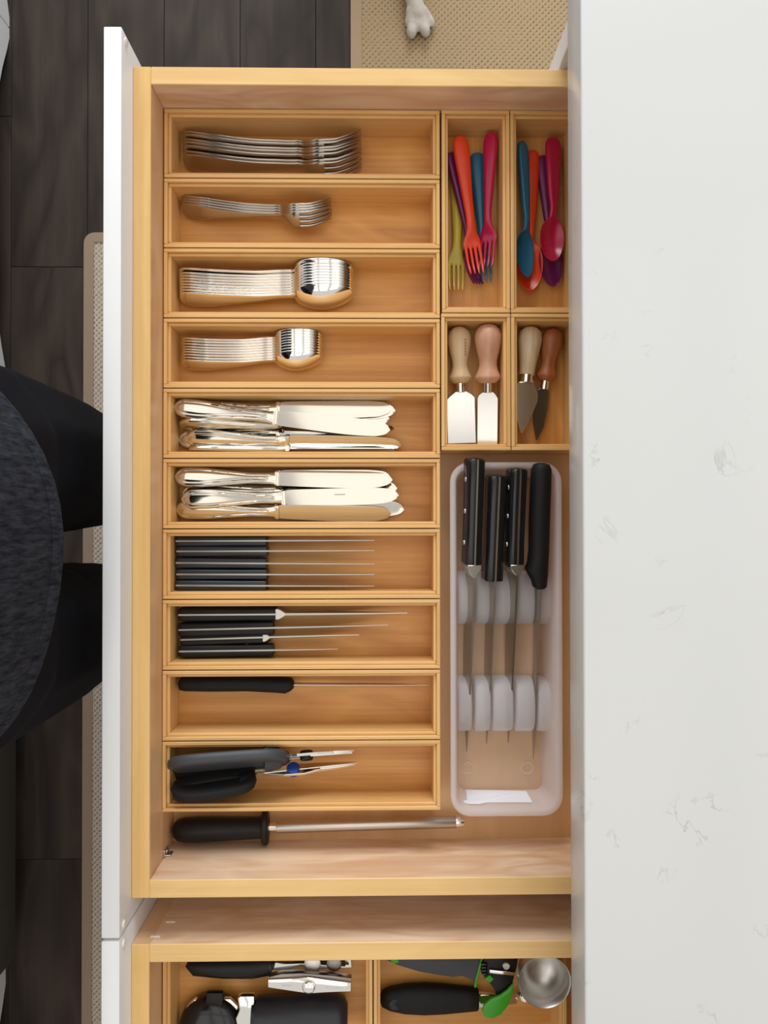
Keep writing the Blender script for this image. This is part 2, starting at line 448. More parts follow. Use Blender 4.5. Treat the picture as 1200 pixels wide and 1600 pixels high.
# small steel bracket in the corner of the first drawer
br = MB(); P = at(260, 1326, .70)
br.box(T, T + .0022, -.8450 - d1y, -.8375 - d1y, .700 - .64, .716 - .64)
br.box(T, T + .0075, -.8453 - d1y, -.8438 - d1y, .700 - .64, .712 - .64)
br_o = br.build('corner_bracket', M['satin_steel'], d1, bevel=.0004)
MB().lathe([(T + .0022, .003), (T + .0036, .0026), (T + .0040, .0005)], 14, c=(0, -.8408 - d1y, .709 - .64)).build('screw', M['dark_steel'], br_o, smooth=True)
# printed inner corner clip marks on the second drawer's side
for k, (x, z) in enumerate(((.016, .752), (.024, .722))):
    MB().box(x, x + .010, D2 - d2y, D2 + .0012 - d2y, z - .64, z + .002 - .64).build('side_clip', M['pad'], d2)

# ================================================================== bamboo trays
RIMW, LIP, STEP = .0072, .0039, .0042
def bamboo_tray(label, x0, y0, lx, ly, long_axis='x', z0=None):
    """x0,y0 = left / upper corner; grows to +x and -y"""
    z0 = Z_DF + .0004 if z0 is None else z0
    H = Z_BOX - (Z_DF + .0004)
    t = empty('bamboo_tray', (x0 + lx / 2, y0 - ly / 2, z0))
    hx, hy = lx / 2, ly / 2
    ax, ay = ('x', 'y')
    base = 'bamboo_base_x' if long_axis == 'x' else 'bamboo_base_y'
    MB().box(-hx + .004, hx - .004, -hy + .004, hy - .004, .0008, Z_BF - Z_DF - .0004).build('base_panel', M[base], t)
    def wall(n, along, at_, sgn, mat):
        # outer lip to full height, inner ledge lower
        m = MB()
        for d0, d1, hh, cut in ((0, LIP, H, 0 if along == 'x' else LIP + .0001), (LIP, RIMW, H - STEP, LIP + .0001 if along == 'x' else RIMW + .0001)):
            c0, c1 = sorted((at_ - sgn * d0, at_ - sgn * d1))
            ln = (hx if along == 'x' else hy) - cut
            if along == 'x': m.box(-ln, ln, c0, c1, 0, hh)
            else: m.box(c0, c1, -ln, ln, 0, hh)
        m.build(n, M[mat], t, bevel=.0005)
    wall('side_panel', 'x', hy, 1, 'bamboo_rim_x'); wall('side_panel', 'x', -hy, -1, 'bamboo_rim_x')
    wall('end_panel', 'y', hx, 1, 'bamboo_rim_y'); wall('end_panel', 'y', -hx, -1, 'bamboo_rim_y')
    return tag(t, label, 'tray', 'bamboo trays in the drawers')
LX, LY, PITCH = .3045, .0762, .07742
tray_what = ['the seven dinner forks', 'the four small forks', 'the tablespoons', 'the teaspoons', 'the upper pile of table knives',
             'the lower pile of table knives', 'the five steak knives', 'the four black-handled kitchen knives',
             'one black-handled serrated knife', 'two pairs of black scissors']
for i, w in enumerate(tray_what):
    bamboo_tray('long bamboo tray holding ' + w, .0200 - .00010 * i, -.0196 - i * PITCH, LX, LY)
bamboo_tray('bamboo tray holding the plastic children forks', .3266, -.0190, .0756, .2255, 'y')
bamboo_tray('bamboo tray holding the plastic children spoons', .4030, -.0190, .0762, .2255, 'y')
bamboo_tray('short bamboo tray holding cream and rose handled cheese knives', .3256, -.2455, .0768, .1515, 'y')
bamboo_tray('short bamboo tray holding pale and brown handled cheese knives', .4032, -.2455, .0762, .1515, 'y')
bamboo_tray('wide bamboo tray with the can opener in the lower drawer', .0200, -.9312, .2287, .30)
bamboo_tray('wide bamboo tray with peelers and measuring cup in the lower drawer', .2500, -.9312, .2120, .30)

# ================================================================== floor coverings
def woven(name, mat, x0, x1, y0, y1, z, pitch, amp, diag, parent):
    """a woven sheet with a real dimple between every four knots"""
    n = 4
    nx, ny = int((x1 - x0) / pitch * n), int((y1 - y0) / pitch * n)
    xs, ys = np.linspace(x0, x1, nx), np.linspace(y0, y1, ny)
    GX, GY = np.meshgrid(xs, ys)
    a, b_ = GX / pitch * 2 * math.pi, GY / pitch * 2 * math.pi
    if not diag: a = a + np.pi * np.floor(GY / pitch * 2) * 0
    wob = .35 * np.sin(GX * 37 + GY * 21) + .3 * np.sin(GY * 53 - GX * 11)
    k = .5 + .5 * np.cos(a + wob) * np.cos(b_ + wob * .7)
    k = np.clip(k * 2.4 if diag else k * 1.7, 0, 1)
    Z = z + amp * k
    v = np.stack([GX, GY, Z], -1).reshape(-1, 3)
    idx = np.arange(nx * ny).reshape(ny, nx)
    f = np.stack([idx[:-1, :-1], idx[:-1, 1:], idx[1:, 1:], idx[1:, :-1]], -1).reshape(-1, 4)
    me = bpy.data.meshes.new(name)
    me.from_pydata(v.tolist(), [], f.tolist())
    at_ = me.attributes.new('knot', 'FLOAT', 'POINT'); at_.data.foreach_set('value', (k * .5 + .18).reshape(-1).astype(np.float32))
    o = obj_from(name, me, mat, parent, smooth=True)
    o['kind'] = 'stuff'
    return o
def rounded_rect(x0, x1, y0, y1, r, n=6):
    pts = []
    for cx, cy, a0 in ((x1 - r, y1 - r, 0), (x0 + r, y1 - r, 90), (x0 + r, y0 + r, 180), (x1 - r, y0 + r, 270)):
        for k in range(n + 1):
            a = R(a0 + 90 * k / n); pts.append((cx + r * math.cos(a), cy + r * math.sin(a)))
    return pts
def rug(name, label, x0, x1, y0, y1, bw, mat, tape, pitch, diag, rad):
    t = empty(name, ((x0 + x1) / 2, (y0 + y1) / 2, 0)); cx, cy = (x0 + x1) / 2, (y0 + y1) / 2
    X0, X1, Y0_, Y1_ = x0 - cx, x1 - cx, y0 - cy, y1 - cy
    MB().prism(rounded_rect(X0, X1, Y0_, Y1_, rad), .0005, .0045).build('backing', tape, t)
    woven('woven_field', mat, X0 + bw * .9, X1 - bw * .9, Y0_ + bw * .9, Y1_ - bw * .9, .0048, pitch, .0030, diag, t)
    out, inn = rounded_rect(X0, X1, Y0_, Y1_, rad), rounded_rect(X0 + bw, X1 - bw, Y0_ + bw, Y1_ - bw, max(rad - bw, .002))
    n = len(out); m = MB()
    rings = [[(a, b_, .0044) for a, b_ in out], [(a * .9995, b_ * .9995, .0085) for a, b_ in out], [(a, b_, .0092) for a, b_ in inn], [(a, b_, .0050) for a, b_ in inn]]
    m.rings(rings, cap=False); m.build('border_tape', tape, t, smooth=True, angle=50)
    return tag(t, label, 'rug')
rug('woven_rug', 'beige woven rug with taped edge under the dog paw', .2061, 1.12, .12, 1.75, .0225, M['rug'], M['tape'], .0125, True, .012)
rug('runner_mat', 'grey-beige woven runner mat along the cabinets, mostly hidden by the drawers', -.3350, .44, -1.95, .1108, .0205, M['mat'], M['tape_dark'], .0105, False, .022)

# ================================================================== cooker run on the other side of the aisle
def foot_panel(t, cy, ya, yb, feet_a, feet_b):
    """toe valance with furniture feet at its ends, in the YZ plane"""
    pts = [(ya, .11), (ya, 0)]
    if feet_a: pts += [(ya - feet_a, 0), (ya - feet_a - .03, .010), (ya - feet_a - .075, .028), (ya - feet_a - .13, .045), (ya - feet_a - .20, .055)]
    else: pts += []
    if feet_b: pts += [(yb + feet_b + .20, .055), (yb + feet_b + .13, .045), (yb + feet_b + .075, .028), (yb + feet_b + .03, .010), (yb + feet_b, 0)]
    pts += [(yb, 0), (yb, .11)]
    MB().prism([(a - cy, b_) for a, b_ in pts], -.018, 0, 'yz').build('toe_valance', M['white_far'], t, bevel=.001)
def far_cabinet(label, ya, yb, fa, fb):
    cy = (ya + yb) / 2
    t = empty('wall_base_cabinet', (-.4895, cy, 0))
    MB().box(-.60, -.02, yb - cy, ya - cy, .09, .87).build('carcass', M['white_far'], t)
    MB().box(-.06, -.05, yb - cy, ya - cy, .0, .09).build('toe_kick', M['toe'], t)
    n = max(1, round((ya - yb) / .45)); w = (ya - yb) / n
    for k in range(n):
        d = MB().box(-.019, -.001, yb - cy + k * w + .002, yb - cy + (k + 1) * w - .002, .115, .865).build('door', M['white_far'], t, bevel=.001)
        MB().lathe([(-.001, .004), (.014, .004), (.016, .010), (.024, .010), (.026, .004)], 12, c=(0, yb - cy + (k + .85) * w, .80)).build('knob', M['satin_steel'], d, smooth=True)
    foot_panel(t, cy, ya, yb, fa, fb)
    MB().box(-.62, .012, yb - cy, ya - cy, .8705, .908).build('worktop', M['quartz'], t, bevel=.002)
    return tag(t, label, 'cabinet')
far_cabinet('white cabinet corner with a shaped foot at the top left edge', 1.60, .532, .30, .02)
far_cabinet('white cabinet foot at the left edge just above the dark trousers', .530, -.535, .02, .335)
far_cabinet('white cabinet foot in the bottom left corner below the dark cooker', -1.305, -2.40, .10, .10)
ck = empty('range_cooker', (-.4225, -.92, 0))
MB().box(-.66, -.03, -.376, .376, .10, .90).build('body', M['charcoal'], ck, bevel=.003)
MB().prism(rounded_rect(-.374, .374, .105, .27, .010), -.029, 0, 'yz').build('storage_drawer', M['charcoal'], ck, bevel=.0015)
dr = MB().prism(rounded_rect(-.374, .374, .28, .74, .010), -.029, -.006, 'yz').build('oven_door', M['charcoal'], ck, bevel=.0015)
MB().box(-.008, -.0035, -.25, .25, .36, .62).build('door_glass', M['black_gloss'], dr)
MB().tube([(-.006, -.30, .70), (.010, -.30, .70), (.012, 0, .70), (.010, .30, .70), (-.006, .30, .70)], .009, 10).build('door_handle', M['satin_steel'], dr, smooth=True)
MB().box(-.029, -.005, -.374, .374, .75, .89).build('control_panel', M['charcoal'], ck, bevel=.002)
for k in range(5):
    MB().lathe([(-.005, .020), (.010, .020), (.014, .016), (.014, .001)], 18, c=(0, -.28 + .14 * k, .82)).build('control_knob', M['black'], ck, smooth=True)
for sy in (-.33, .33):
    for sx in (-.58, -.10):
        MB().zlathe([(.018, 0), (.018, .02), (.010, .02), (.010, .1005)], 12, c=(sx, sy, 0)).build('foot', M['black'], ck)
tag(ck, 'dark grey cooker front at the left edge below the trousers', 'cooker')

# ================================================================== forks and spoons
def fork_mesh(L, ew, hw, bend=1.0, th=.0021, root=.80, power=4.0, prof=None, name='fork', tine_th=None, wts=None, thk=None, ats=None):
    mb = MB()
    ts = np.concatenate([np.array([0, .003, .008, .016, .03]), np.linspace(.05, root, 34)])
    a = [0, .004, .012, .03, .07, .14, .3, .5, .60, .66, .71, .75, root]
    a = ats or a
    w = [.18 * ew, .5 * ew, .78 * ew, .96 * ew, ew, .97 * ew, .70 * ew, .42 * ew, .34 * ew, .36 * ew, .62 * hw, .93 * hw, hw] if wts is None else wts
    prof = prof or ([0, .06, .2, .4, .56, .65, .71, .77, .85, .93, 1.0], [.0085, .0050, .0010, -.0002, .0010, .0010, -.0062, -.0112, -.0095, -.0015, .0110])
    Z = lambda t: smooth_interp(np.asarray(t, float), prof[0], prof[1]) * bend
    W = smooth_interp(ts, a, w)
    thv = th * smooth_interp(ts, [0, .3, .6, .8], [1.15, 1.2, 1.5, 1.0])
    if thk: thv = smooth_interp(ts, *thk)
    sheet(mb, ts * L, W, Z(ts), thv, nu=9, power=power, dish=smooth_interp(ts, [0, .6, .74, .8], [0, 0, .0010, .0012]))
    for i in range(4):
        t2 = np.linspace(root - .015, 1.0, 12)
        c = (i - 1.5) / 4 * hw * 1.03
        edge = .0035 if i in (1, 2) else 0
        ww = hw * .165 * smooth_interp(t2, [root - .015, root + .05, .97, 1.0], [1.25, 1.0, .72, .25])
        yc = c * smooth_interp(t2, [root - .015, .9, 1.0], [1.0, 1.0, .90])
        sheet(mb, t2 * L, ww, Z(t2) + .0006, np.full(12, (tine_th or th) * .95), nu=5, yc=yc, power=4)
    return mb.mesh(name, smooth=True, angle=50)

def spoon_mesh(L, ew, bw, depth, frac=.34, th=.0019, power=4.0, prof=None, name='spoon', neck=.32, hw=None, thk=None, ats=None):
    mb = MB(); b0 = 1 - frac
    ts = np.concatenate([np.array([0, .003, .008, .016, .03]), np.linspace(.05, b0 - .02, 24), np.linspace(b0, .985, 24), np.array([.992, .997, .9995])])
    W = np.zeros(len(ts)); D = np.zeros(len(ts))
    hand = smooth_interp(ts, ats or [0, .004, .012, .03, .07, .14, .3, .48, b0 - .08, b0 + .02, 1], hw or [.18 * ew, .5 * ew, .78 * ew, .96 * ew, ew, .97 * ew, .70 * ew, .42 * ew, neck * ew, neck * ew, neck * ew])
    for k, t in enumerate(ts):
        s = (t - b0) / frac
        bowl = 0
        if s > 0:
            q = s ** .86
            bowl = bw * math.sqrt(max(0, 1 - (2 * q - 1) ** 2))
        bl = min(1, max(0, (s + .10) / .16))
        W[k] = max(hand[k] * (1 - max(0, min(1, (s - .02) / .10))), bowl, .0006)
        D[k] = depth * (max(0, math.sin(math.pi * min(1, max(0, s)) ** .85)) ** .75) if s > 0 else 0
    prof = prof or ([0, .06, .2, .42, b0 - .06, b0 + .04, .82, 1.0], [.0042, .0022, .0, .0004, .0034, .0020, .0004, .0030])
    Zv = smooth_interp(ts, prof[0], prof[1])
    thv = th * smooth_interp(ts, [0, .3, b0 - .04, b0 + .06, 1], [1.1, 1.2, 1.9, .75, .6])
    if thk: thv = smooth_interp(ts, *thk)
    sheet(mb, ts * L, W, Zv, thv, dish=D, nu=15, power=power)
    return mb.mesh(name, smooth=True, angle=60)

def stack(proto, name, mat, Mx, offs, labels, cat, group):
    for k, (o, lab) in enumerate(zip(offs, labels)):
        ob = obj_from(name, proto, mat)
        J = Matrix.Rotation(o[3] if len(o) > 3 else 0, 4, 'X')
        ob.matrix_world = Matrix.Translation(Vector(o[:3])) @ Mx @ J
        tag(ob, lab, cat, group)

# dinner forks, on edge, backs to the lower wall of the tray
zax = Z_BF + .0150
A, B = at(285, 259, zax), at(564, 260, zax + .004)
L = (B - A).length
offs = [(dx, y * .80, y * .06) for dx, y in ((0, .0317), (0, .0280), (0, .0212), (0, .0175), (0, .0126), (.0006, .0044), (0, 0))]
labs = [f'{ORD[k]} dinner fork from the top in the stack of seven' for k in range(7)]
stack(fork_mesh(L, .0225, .0262), 'dinner_fork', M['fork_steel'], frame(A, B, (0, .87, -.50)), offs, labs, 'fork', 'dinner forks')
# small forks
zax = Z_BF + .0205
A, B = at(283, 332, zax - .004), at(517, 338, zax + .002)
L = (B - A).length
offs = [(0, .0084, .0012), (0, .0056, .0008), (0, .0029, .0004), (0, 0, 0)]
labs = [f'{ORD[k]} small fork from the top in the stack of four' for k in range(4)]
stack(fork_mesh(L, .0185, .0218, .85), 'small_fork', M['fork_steel'], frame(A, B, (0, .78, -.62)), offs, labs, 'fork', 'small forks')
# tablespoons
zax = Z_BF + .0185
A, B = at(281, 470, zax), at(552, 462, zax + .002)
L = (B - A).length
offs = [(0, .0266 * q, .0025 * q) for q in (1, .82, .70, .585, .47, .35, .235, .12, 0)]
labs = [f'{ORD[k]} tablespoon from the top in the nested stack of nine' for k in range(9)]
stack(spoon_mesh(L, .0215, .0425, .0100), 'tablespoon', M['steel'], frame(A, B, (0, .87, -.50)), offs, labs, 'spoon', 'tablespoons')
# teaspoons
zax = Z_BF + .0165
A, B = at(285, 573, zax), at(503, 562, zax + .002)
L = (B - A).length
offs = [(0, .0242 * q, .0020 * q) for q in (1, .88, .75, .62, .5, .385, .26, .13, 0)]
labs = [f'{ORD[k]} teaspoon from the top in the nested stack of nine' for k in range(9)]
stack(spoon_mesh(L, .0180, .0345, .0080, frac=.335), 'teaspoon', M['steel'], frame(A, B, (0, .87, -.50)), offs, labs, 'spoon', 'teaspoons')

# ================================================================== table knives
HL, BL = .1135, .1275
def knife_parts():
    xs = np.concatenate([[0, .0004, .0012, .0026, .005], np.linspace(.008, HL, 30)])
    w = smooth_interp(xs / HL, [0, .006, .02, .05, .11, .22, .5, .8, .93, 1], [.003, .0085, .0135, .0185, .0222, .0225, .0175, .0125, .0130, .0150])
    th = smooth_interp(xs / HL, [0, .02, .08, .3, .7, .92, 1], [.0028, .0050, .0075, .0088, .0082, .0085, .0060])
    def bead(k, u):
        e = (1 - abs(u)) * w[k] / 2
        fade = max(0.0, 1 - max(0, xs[k] / HL - .84) / .10)
        return fade * .00065 * (math.exp(-((e - .0014) / .0006) ** 2) + math.exp(-((e - .0032) / .0006) ** 2) - .9 * math.exp(-((e - .0046) / .0008) ** 2))
    h = sheet(MB(), xs, w, np.zeros(len(xs)), th, nu=31, power=2.6, bead=bead).mesh('handle', smooth=True, angle=70)
    c = MB().rings([[(HL - .002 + x, sy * ww, sz * tt) for sy, sz in ((1, 1), (-1, 1), (-1, -1), (1, -1))] for x, ww, tt in ((0, .0074, .0030), (.0022, .0078, .0034), (.0044, .0080, .0030), (.0050, .0078, .0016))]).mesh('collar', smooth=True, angle=40)
    # blade: straight spine (+y), bellied edge (-y) rising to a blunt round tip
    n = 40; t = np.linspace(0, 1, n)
    top = smooth_interp(t, [0, .02, .15, .75, .92, .98, 1], [.0076, .0084, .0090, .0094, .0080, .0045, .0005])
    bot = smooth_interp(t, [0, .02, .2, .6, .85, .95, .985, 1], [-.0078, -.0084, -.0092, -.0102, -.0090, -.0060, -.0032, -.0005])
    rings = []
    for k in range(n):
        x = HL + .0028 + t[k] * BL; a, b_ = top[k], bot[k]
        s = .00095 * (1 - .45 * t[k])
        rings.append([(x, a, s), (x, a * .35 + b_ * .65, s * .75), (x, b_, .0001), (x, b_, -.0001), (x, a * .35 + b_ * .65, -s * .75), (x, a, -s)])
    bl = MB().rings(rings).mesh('blade', smooth=True, angle=40)
    return h, c, bl
KH, KC, KB = knife_parts()
KL = HL + .0028 + BL
def table_knife(a, b, za, zb, roll, label, group):
    A, B = at(a[0], a[1], za), at(b[0], b[1], zb)
    d = (B - A).normalized(); mid = (A + B) / 2
    A = mid - d * KL / 2
    Mx = frame(A, A + d, (0, -math.sin(R(roll)), math.cos(R(roll))))
    t = empty('table_knife', mat=Mx)
    obj_from('handle', KH, M['table_steel'], t); obj_from('collar', KC, M['table_steel'], t); obj_from('blade', KB, M['table_steel'], t)
    return tag(t, label, 'knife', group)
g = 'table knives in the upper pile'
f0 = Z_BF
table_knife((281, 688), (607, 654), f0 + .0055, f0 + .003, 0, 'table knife lowest in the upper pile, its handle end peeping out', g)
table_knife((292, 641), (613, 642), f0 + .0055, f0 + .0055, 0, 'table knife at the top wall of its tray, mostly covered', g)
table_knife((291, 702), (630, 703), f0 + .0125, f0 + .0105, 84, 'table knife on edge against the lower wall of the upper knife tray', g)
table_knife((285, 640), (605, 639), f0 + .0150, f0 + .0125, -4, 'table knife whose brown-reflecting blade lies uppermost at the tray top', g)
table_knife((281, 663), (616, 670), f0 + .0200, f0 + .0140, 66, 'table knife on edge with narrow bright handle, middle of the upper pile', g)
table_knife((290, 685), (629, 696), f0 + .0165, f0 + .0140, 22, 'table knife with dark-reflecting pointed blade, front of the upper pile', g)
table_knife((273, 636), (609, 672), f0 + .0265, f0 + .0245, -5, 'table knife lying diagonally on top of the upper pile', g)
g = 'table knives in the lower pile'
table_knife((296, 765), (637, 797), f0 + .0055, f0 + .004, 0, 'table knife lowest in the lower pile, round tip sticking out furthest', g)
table_knife((289, 746), (602, 747), f0 + .0055, f0 + .0055, 0, 'table knife under the others along the top of the lower knife tray', g)
table_knife((281, 771), (625, 763), f0 + .0155, f0 + .0135, -12, 'table knife half hidden in the middle of the lower pile', g)
table_knife((275, 796), (612, 803), f0 + .0165, f0 + .0150, 18, 'table knife with grey-reflecting blade, front of the lower pile', g)
tk = table_knife((285, 780), (622, 774), f0 + .0260, f0 + .0220, 12, 'table knife with tiny printed mark on its blade, middle of the lower pile', g)
for k in range(9):
    MB().box(HL + .058 + k * .00135, HL + .0589 + k * .00135, .0016, .0030, .00060, .00092).build('printed_mark', M['dark_steel'], tk)
table_knife((274, 745), (613, 750), f0 + .0270, f0 + .0240, -10, 'table knife with bright cream-reflecting blade on top of the lower pile', g)

# ================================================================== kitchen knives standing on their edges
def wedge_blade(mb, x0, x1, zs, ze, th, n=24, rise=None):
    """spine height zs(t), edge height ze(t), t along the blade"""
    rings = []
    for k in range(n + 1):
        t = k / n; x = x0 + (x1 - x0) * t
        a, b_ = zs(t), ze(t); s = th / 2 * (1 - .6 * t)
        if a - b_ < .0004: b_ = a - .0004
        m_ = a * .55 + b_ * .45
        rings.append([(x, s, a), (x, s * .7, m_), (x, .00008, b_), (x, -.00008, b_), (x, -s * .7, m_), (x, -s, a)])
    return mb.rings(rings)
def slab_knife(name, label, group, a, b, za, zb, hl, hh, ht, bh, mat, bolster=0, spine_th=.0018, drop=.006, roll=0, round_=.0022, belly=True, square_tip=False, cat='knife', tang=True, rivets=0):
    A, B = at(a[0], a[1], za), at(b[0], b[1], zb)
    LEN = (B - A).length
    Mx = frame(A, B, (math.sin(R(roll)), math.sin(R(roll)), math.cos(R(roll)))) if False else frame(A, B, (0, 0, 1)) @ Matrix.Rotation(R(roll), 4, 'X')
    t = empty(name, mat=Mx)
    for s in (-1, 1):
        y0, y1 = (.0009, ht / 2) if s > 0 else (-ht / 2, -.0009)
        m = MB(); rs = []
        for x, k, dz in ((0, .80, .0016), (.0015, .94, .0004), (.004, 1, 0), (hl * .35, .97, .0006), (hl * .7, .94, .0008), (hl - .001, .97, 0), (hl, .95, .0003)):
            o = s * ht / 2 * k; i = s * .0009; h1 = -dz; h0 = -hh + dz * 1.5
            rs.append([(x, i, h1), (x, o - s * round_, h1), (x, o - s * round_ * .3, h1 - round_ * .3), (x, o, h1 - round_), (x, o, h0 + round_), (x, o - s * round_, h0), (x, i, h0)])
        m.rings(rs)
        sc = m.build('handle_scale', mat, t, smooth=True, angle=45)
        for q in range(rivets):
            MB().lathe([(0, .0030), (.0008, .0028), (.0009, .0002)], 14).xform(Matrix.Translation((hl * (.2 + .3 * q), s * ht / 2 * .955, -hh * .5)) @ Matrix.Rotation(s * math.pi / 2, 4, 'Z')).build('rivet', M['satin_steel'], sc, smooth=True)
    m = MB()
    x0 = hl
    if tang:
        m.box(.0008, hl + .001, -.0009, .0009, -hh + .0005, .0004)
    if bolster:
        bl_ = MB()
        prof = ((0, .80, .94), (bolster * .25, .84, .98), (bolster * .5, .66, 1.0), (bolster * .8, .34, 1.02), (bolster, .16, 1.05))
        rs = []
        for x, k, hk in prof:
            w = ht / 2 * k; h = -hh * hk
            rs.append([(hl + x, w, 0), (hl + x, w, h), (hl + x, -w, h), (hl + x, -w, 0)])
        bl_.rings(rs).build('bolster', M['satin_steel'], t, smooth=True, angle=40, bevel=.0006)
        x0 = hl + bolster - .001
    zs = lambda q: -drop * q ** 2.2 + (.0)
    if square_tip:
        ze = lambda q: -bh
    elif belly:
        ze = lambda q: -bh + (bh - drop) * (max(0, (q - .30) / .70)) ** 2.4
    else:
        ze = lambda q: -bh * (1 - q) - drop * q
    wedge_blade(m, x0, LEN, zs, ze, spine_th)
    m.build('blade', M['knife_steel'], t, smooth=True, angle=30)
    return tag(t, label, cat, group)

zt = Z_BF + .0290
for k, (yh, yt) in enumerate(((845.5, 844.5), (861.5, 860.5), (879.5, 881.5), (897.5, 898.0), (914.8, 916.0))):
    slab_knife('steak_knife', f'{ORD[k]} black slab-handled steak knife from the top in the row of five', 'steak knives', (273.5 + (k % 2), yh), (585, yt),
               zt, zt - .001, .1010, .0235, .0118, .0165, M['black_blue'], spine_th=.0017, drop=.003, square_tip=False)
g = 'black-handled kitchen knives in one tray'
zt = Z_BF + .0245
slab_knife('kitchen_knife', 'longest kitchen knife with steel bolster, top of the four', g, (277.5, 961), (637, 958.5), zt + .0055, zt + .0025, .1085, .0225, .0150, .028, M['black'], bolster=.0125, spine_th=.0026, drop=.004, round_=.003)
slab_knife('kitchen_knife', 'black-handled utility knife without bolster, second of the four', g, (278, 984.5), (607, 977), zt, zt - .003, .1060, .0225, .0165, .022, M['black'], spine_th=.0020, drop=.004, round_=.003, roll=-3)
slab_knife('kitchen_knife', 'small riveted kitchen knife with short bolster, third of the four', g, (281, 1000), (561, 991.5), zt - .002, zt - .005, .0925, .0195, .0125, .017, M['black'], bolster=.009, spine_th=.0020, drop=.004, roll=-14, rivets=3)
slab_knife('paring_knife', 'short black-handled paring knife, lowest of the four', g, (278.5, 1018), (528, 1014.5), zt + .001, zt - .005, .1055, .0215, .0140, .015, M['black'], spine_th=.0016, drop=.004, round_=.003, roll=-5)

def grip(mb, st, n=16):
    rs = []
    for x, yo, ry, zo, rz in st:
        ring = []
        for i in range(n):
            a = 2 * math.pi * i / n; c, s = math.cos(a), math.sin(a)
            ring.append((x, yo + ry * math.copysign(abs(c) ** .8, c), zo + rz * math.copysign(abs(s) ** .8, s)))
        rs.append(ring)
    return mb.rings(rs)
def ergo_knife(name, label, a, b, za, zb, hl, st, bh, th, drop=.004, mirror=1, mat='rubber'):
    A, B = at(a[0], a[1], za), at(b[0], b[1], zb); LEN = (B - A).length
    t = empty(name, mat=frame(A, B))
    grip(MB(), [(x * hl, y * mirror, ry, z, rz) for x, y, ry, z, rz in st]).build('handle', M[mat], t, smooth=True, angle=60)
    m = MB(); wedge_blade(m, hl - .002, LEN, lambda q: -.001 - drop * q ** 2, lambda q: -bh + (bh - drop) * max(0, (q - .5) / .5) ** 3, th)
    m.build('blade', M['knife_steel'], t, smooth=True, angle=30)
    return tag(t, label, 'knife')
zt = Z_BF + .0195
ergo_knife('serrated_knife', 'knife with thick black grip and thread-thin blade, alone in its tray', (278, 1069.5), (672, 1072), zt + .0012, zt, .130,
           [(0, 0, .003, -.006, .006), (.015, 0, .0072, -.006, .011), (.06, 0, .0082, -.006, .0125), (.3, 0, .0086, -.006, .0122), (.6, .0004, .0084, -.006, .0118), (.85, -.0006, .0086, -.006, .0135), (.93, -.0012, .0088, -.006, .0140), (.975, 0, .0072, -.005, .0110), (1.0, 0, .0040, -.004, .0070)], .015, .0012)

# ================================================================== scissors
def loop_path(cx, cz, rx, rz, n=22, tilt=0.0, sq=.75):
    p = []
    for i in range(n):
        a = 2 * math.pi * i / n; c, s = math.cos(a), math.sin(a)
        x, z = rx * math.copysign(abs(c) ** sq, c), rz * math.copysign(abs(s) ** sq, s)
        p.append((cx + x * math.cos(tilt) - z * math.sin(tilt), 0, cz + x * math.sin(tilt) + z * math.cos(tilt)))
    return p
def scissors(label, a, b, za, zb, zdir, hl, hmat, pivot, pmat, wide, sep, blen_w=.011, thick=.0110):
    A, B = at(a[0], a[1], za), at(b[0], b[1], zb); LEN = (B - A).length
    t = empty('scissors', mat=frame(A, B, zdir))
    for s in (1, -1):
        m = MB()
        cx = hl * .5
        pts = loop_path(cx, s * sep, hl * .48, wide * .62, tilt=-s * .07)
        m.tube(pts, [(.0062, thick)] * len(pts), 16, closed=True, sq=.45)
        # shank from the loop to the pivot
        m.tube([(hl * .86, 0, s * sep * .9), (hl * 1.0, 0, s * sep * .55), (hl * 1.06, 0, s * .004)], [(.0065, thick * .85), (.006, thick * .7), (.004, .0045)], 16, sq=.6)
        m.build('handle_loop', M[hmat], t, smooth=True, angle=60)
        bm_ = MB()
        y = s * .0012
        xs = np.linspace(hl * .93, LEN - (0 if s > 0 else .002), 12)
        rings = []
        for k, x in enumerate(xs):
            q = k / 11
            h = blen_w * (1 - q) ** .7 * (1 if x > pivot else .85) + .0006
            z0 = -s * h * .75 * (1 if x > pivot else -.4); z1 = s * h * .25
            rings.append([(x, y - .0011, z0), (x, y + .0011, z0), (x, y + .0011, z1), (x, y - .0011, z1)])
        bm_.rings(rings).build('blade', M['blade_steel'], t, smooth=True, angle=30)
    MB().prism([(pivot - .034, .0030), (pivot - .010, .0078), (pivot + .012, .0082), (pivot + .030, .0045), (pivot + .030, .0008), (pivot - .034, .0008)], -.0016, .0016, 'xz').build('blade_shoulder', M['blade_steel'], t, bevel=.0004)
    p = MB().zlathe([(.0001, -.0052), (.0066, -.0050), (.0074, -.0036), (.0074, .0036), (.0066, .0050), (.0001, .0052)], 20)
    p.xform(Matrix.Translation((pivot, 0, 0)) @ Matrix.Rotation(math.pi / 2, 4, 'X')).build('pivot_cap', M[pmat], t, smooth=True, angle=40)
    return t
t = scissors('', (284.5, 1197), (553, 1174), Z_BF + .0385, Z_BF + .030, (0, .45, .89), .106, 'grey_plastic', .137, 'black', .017, .0115, thick=.0150)
tag(t, 'scissors with big dark grey handles, against the top wall of their tray', 'scissors', 'kitchen scissors')
t = scissors('', (280, 1219), (559, 1193), Z_BF + .0350, Z_BF + .022, (0, -.50, .86), .078, 'rubber', .126, 'blue_cap', .015, .0110, thick=.0090)
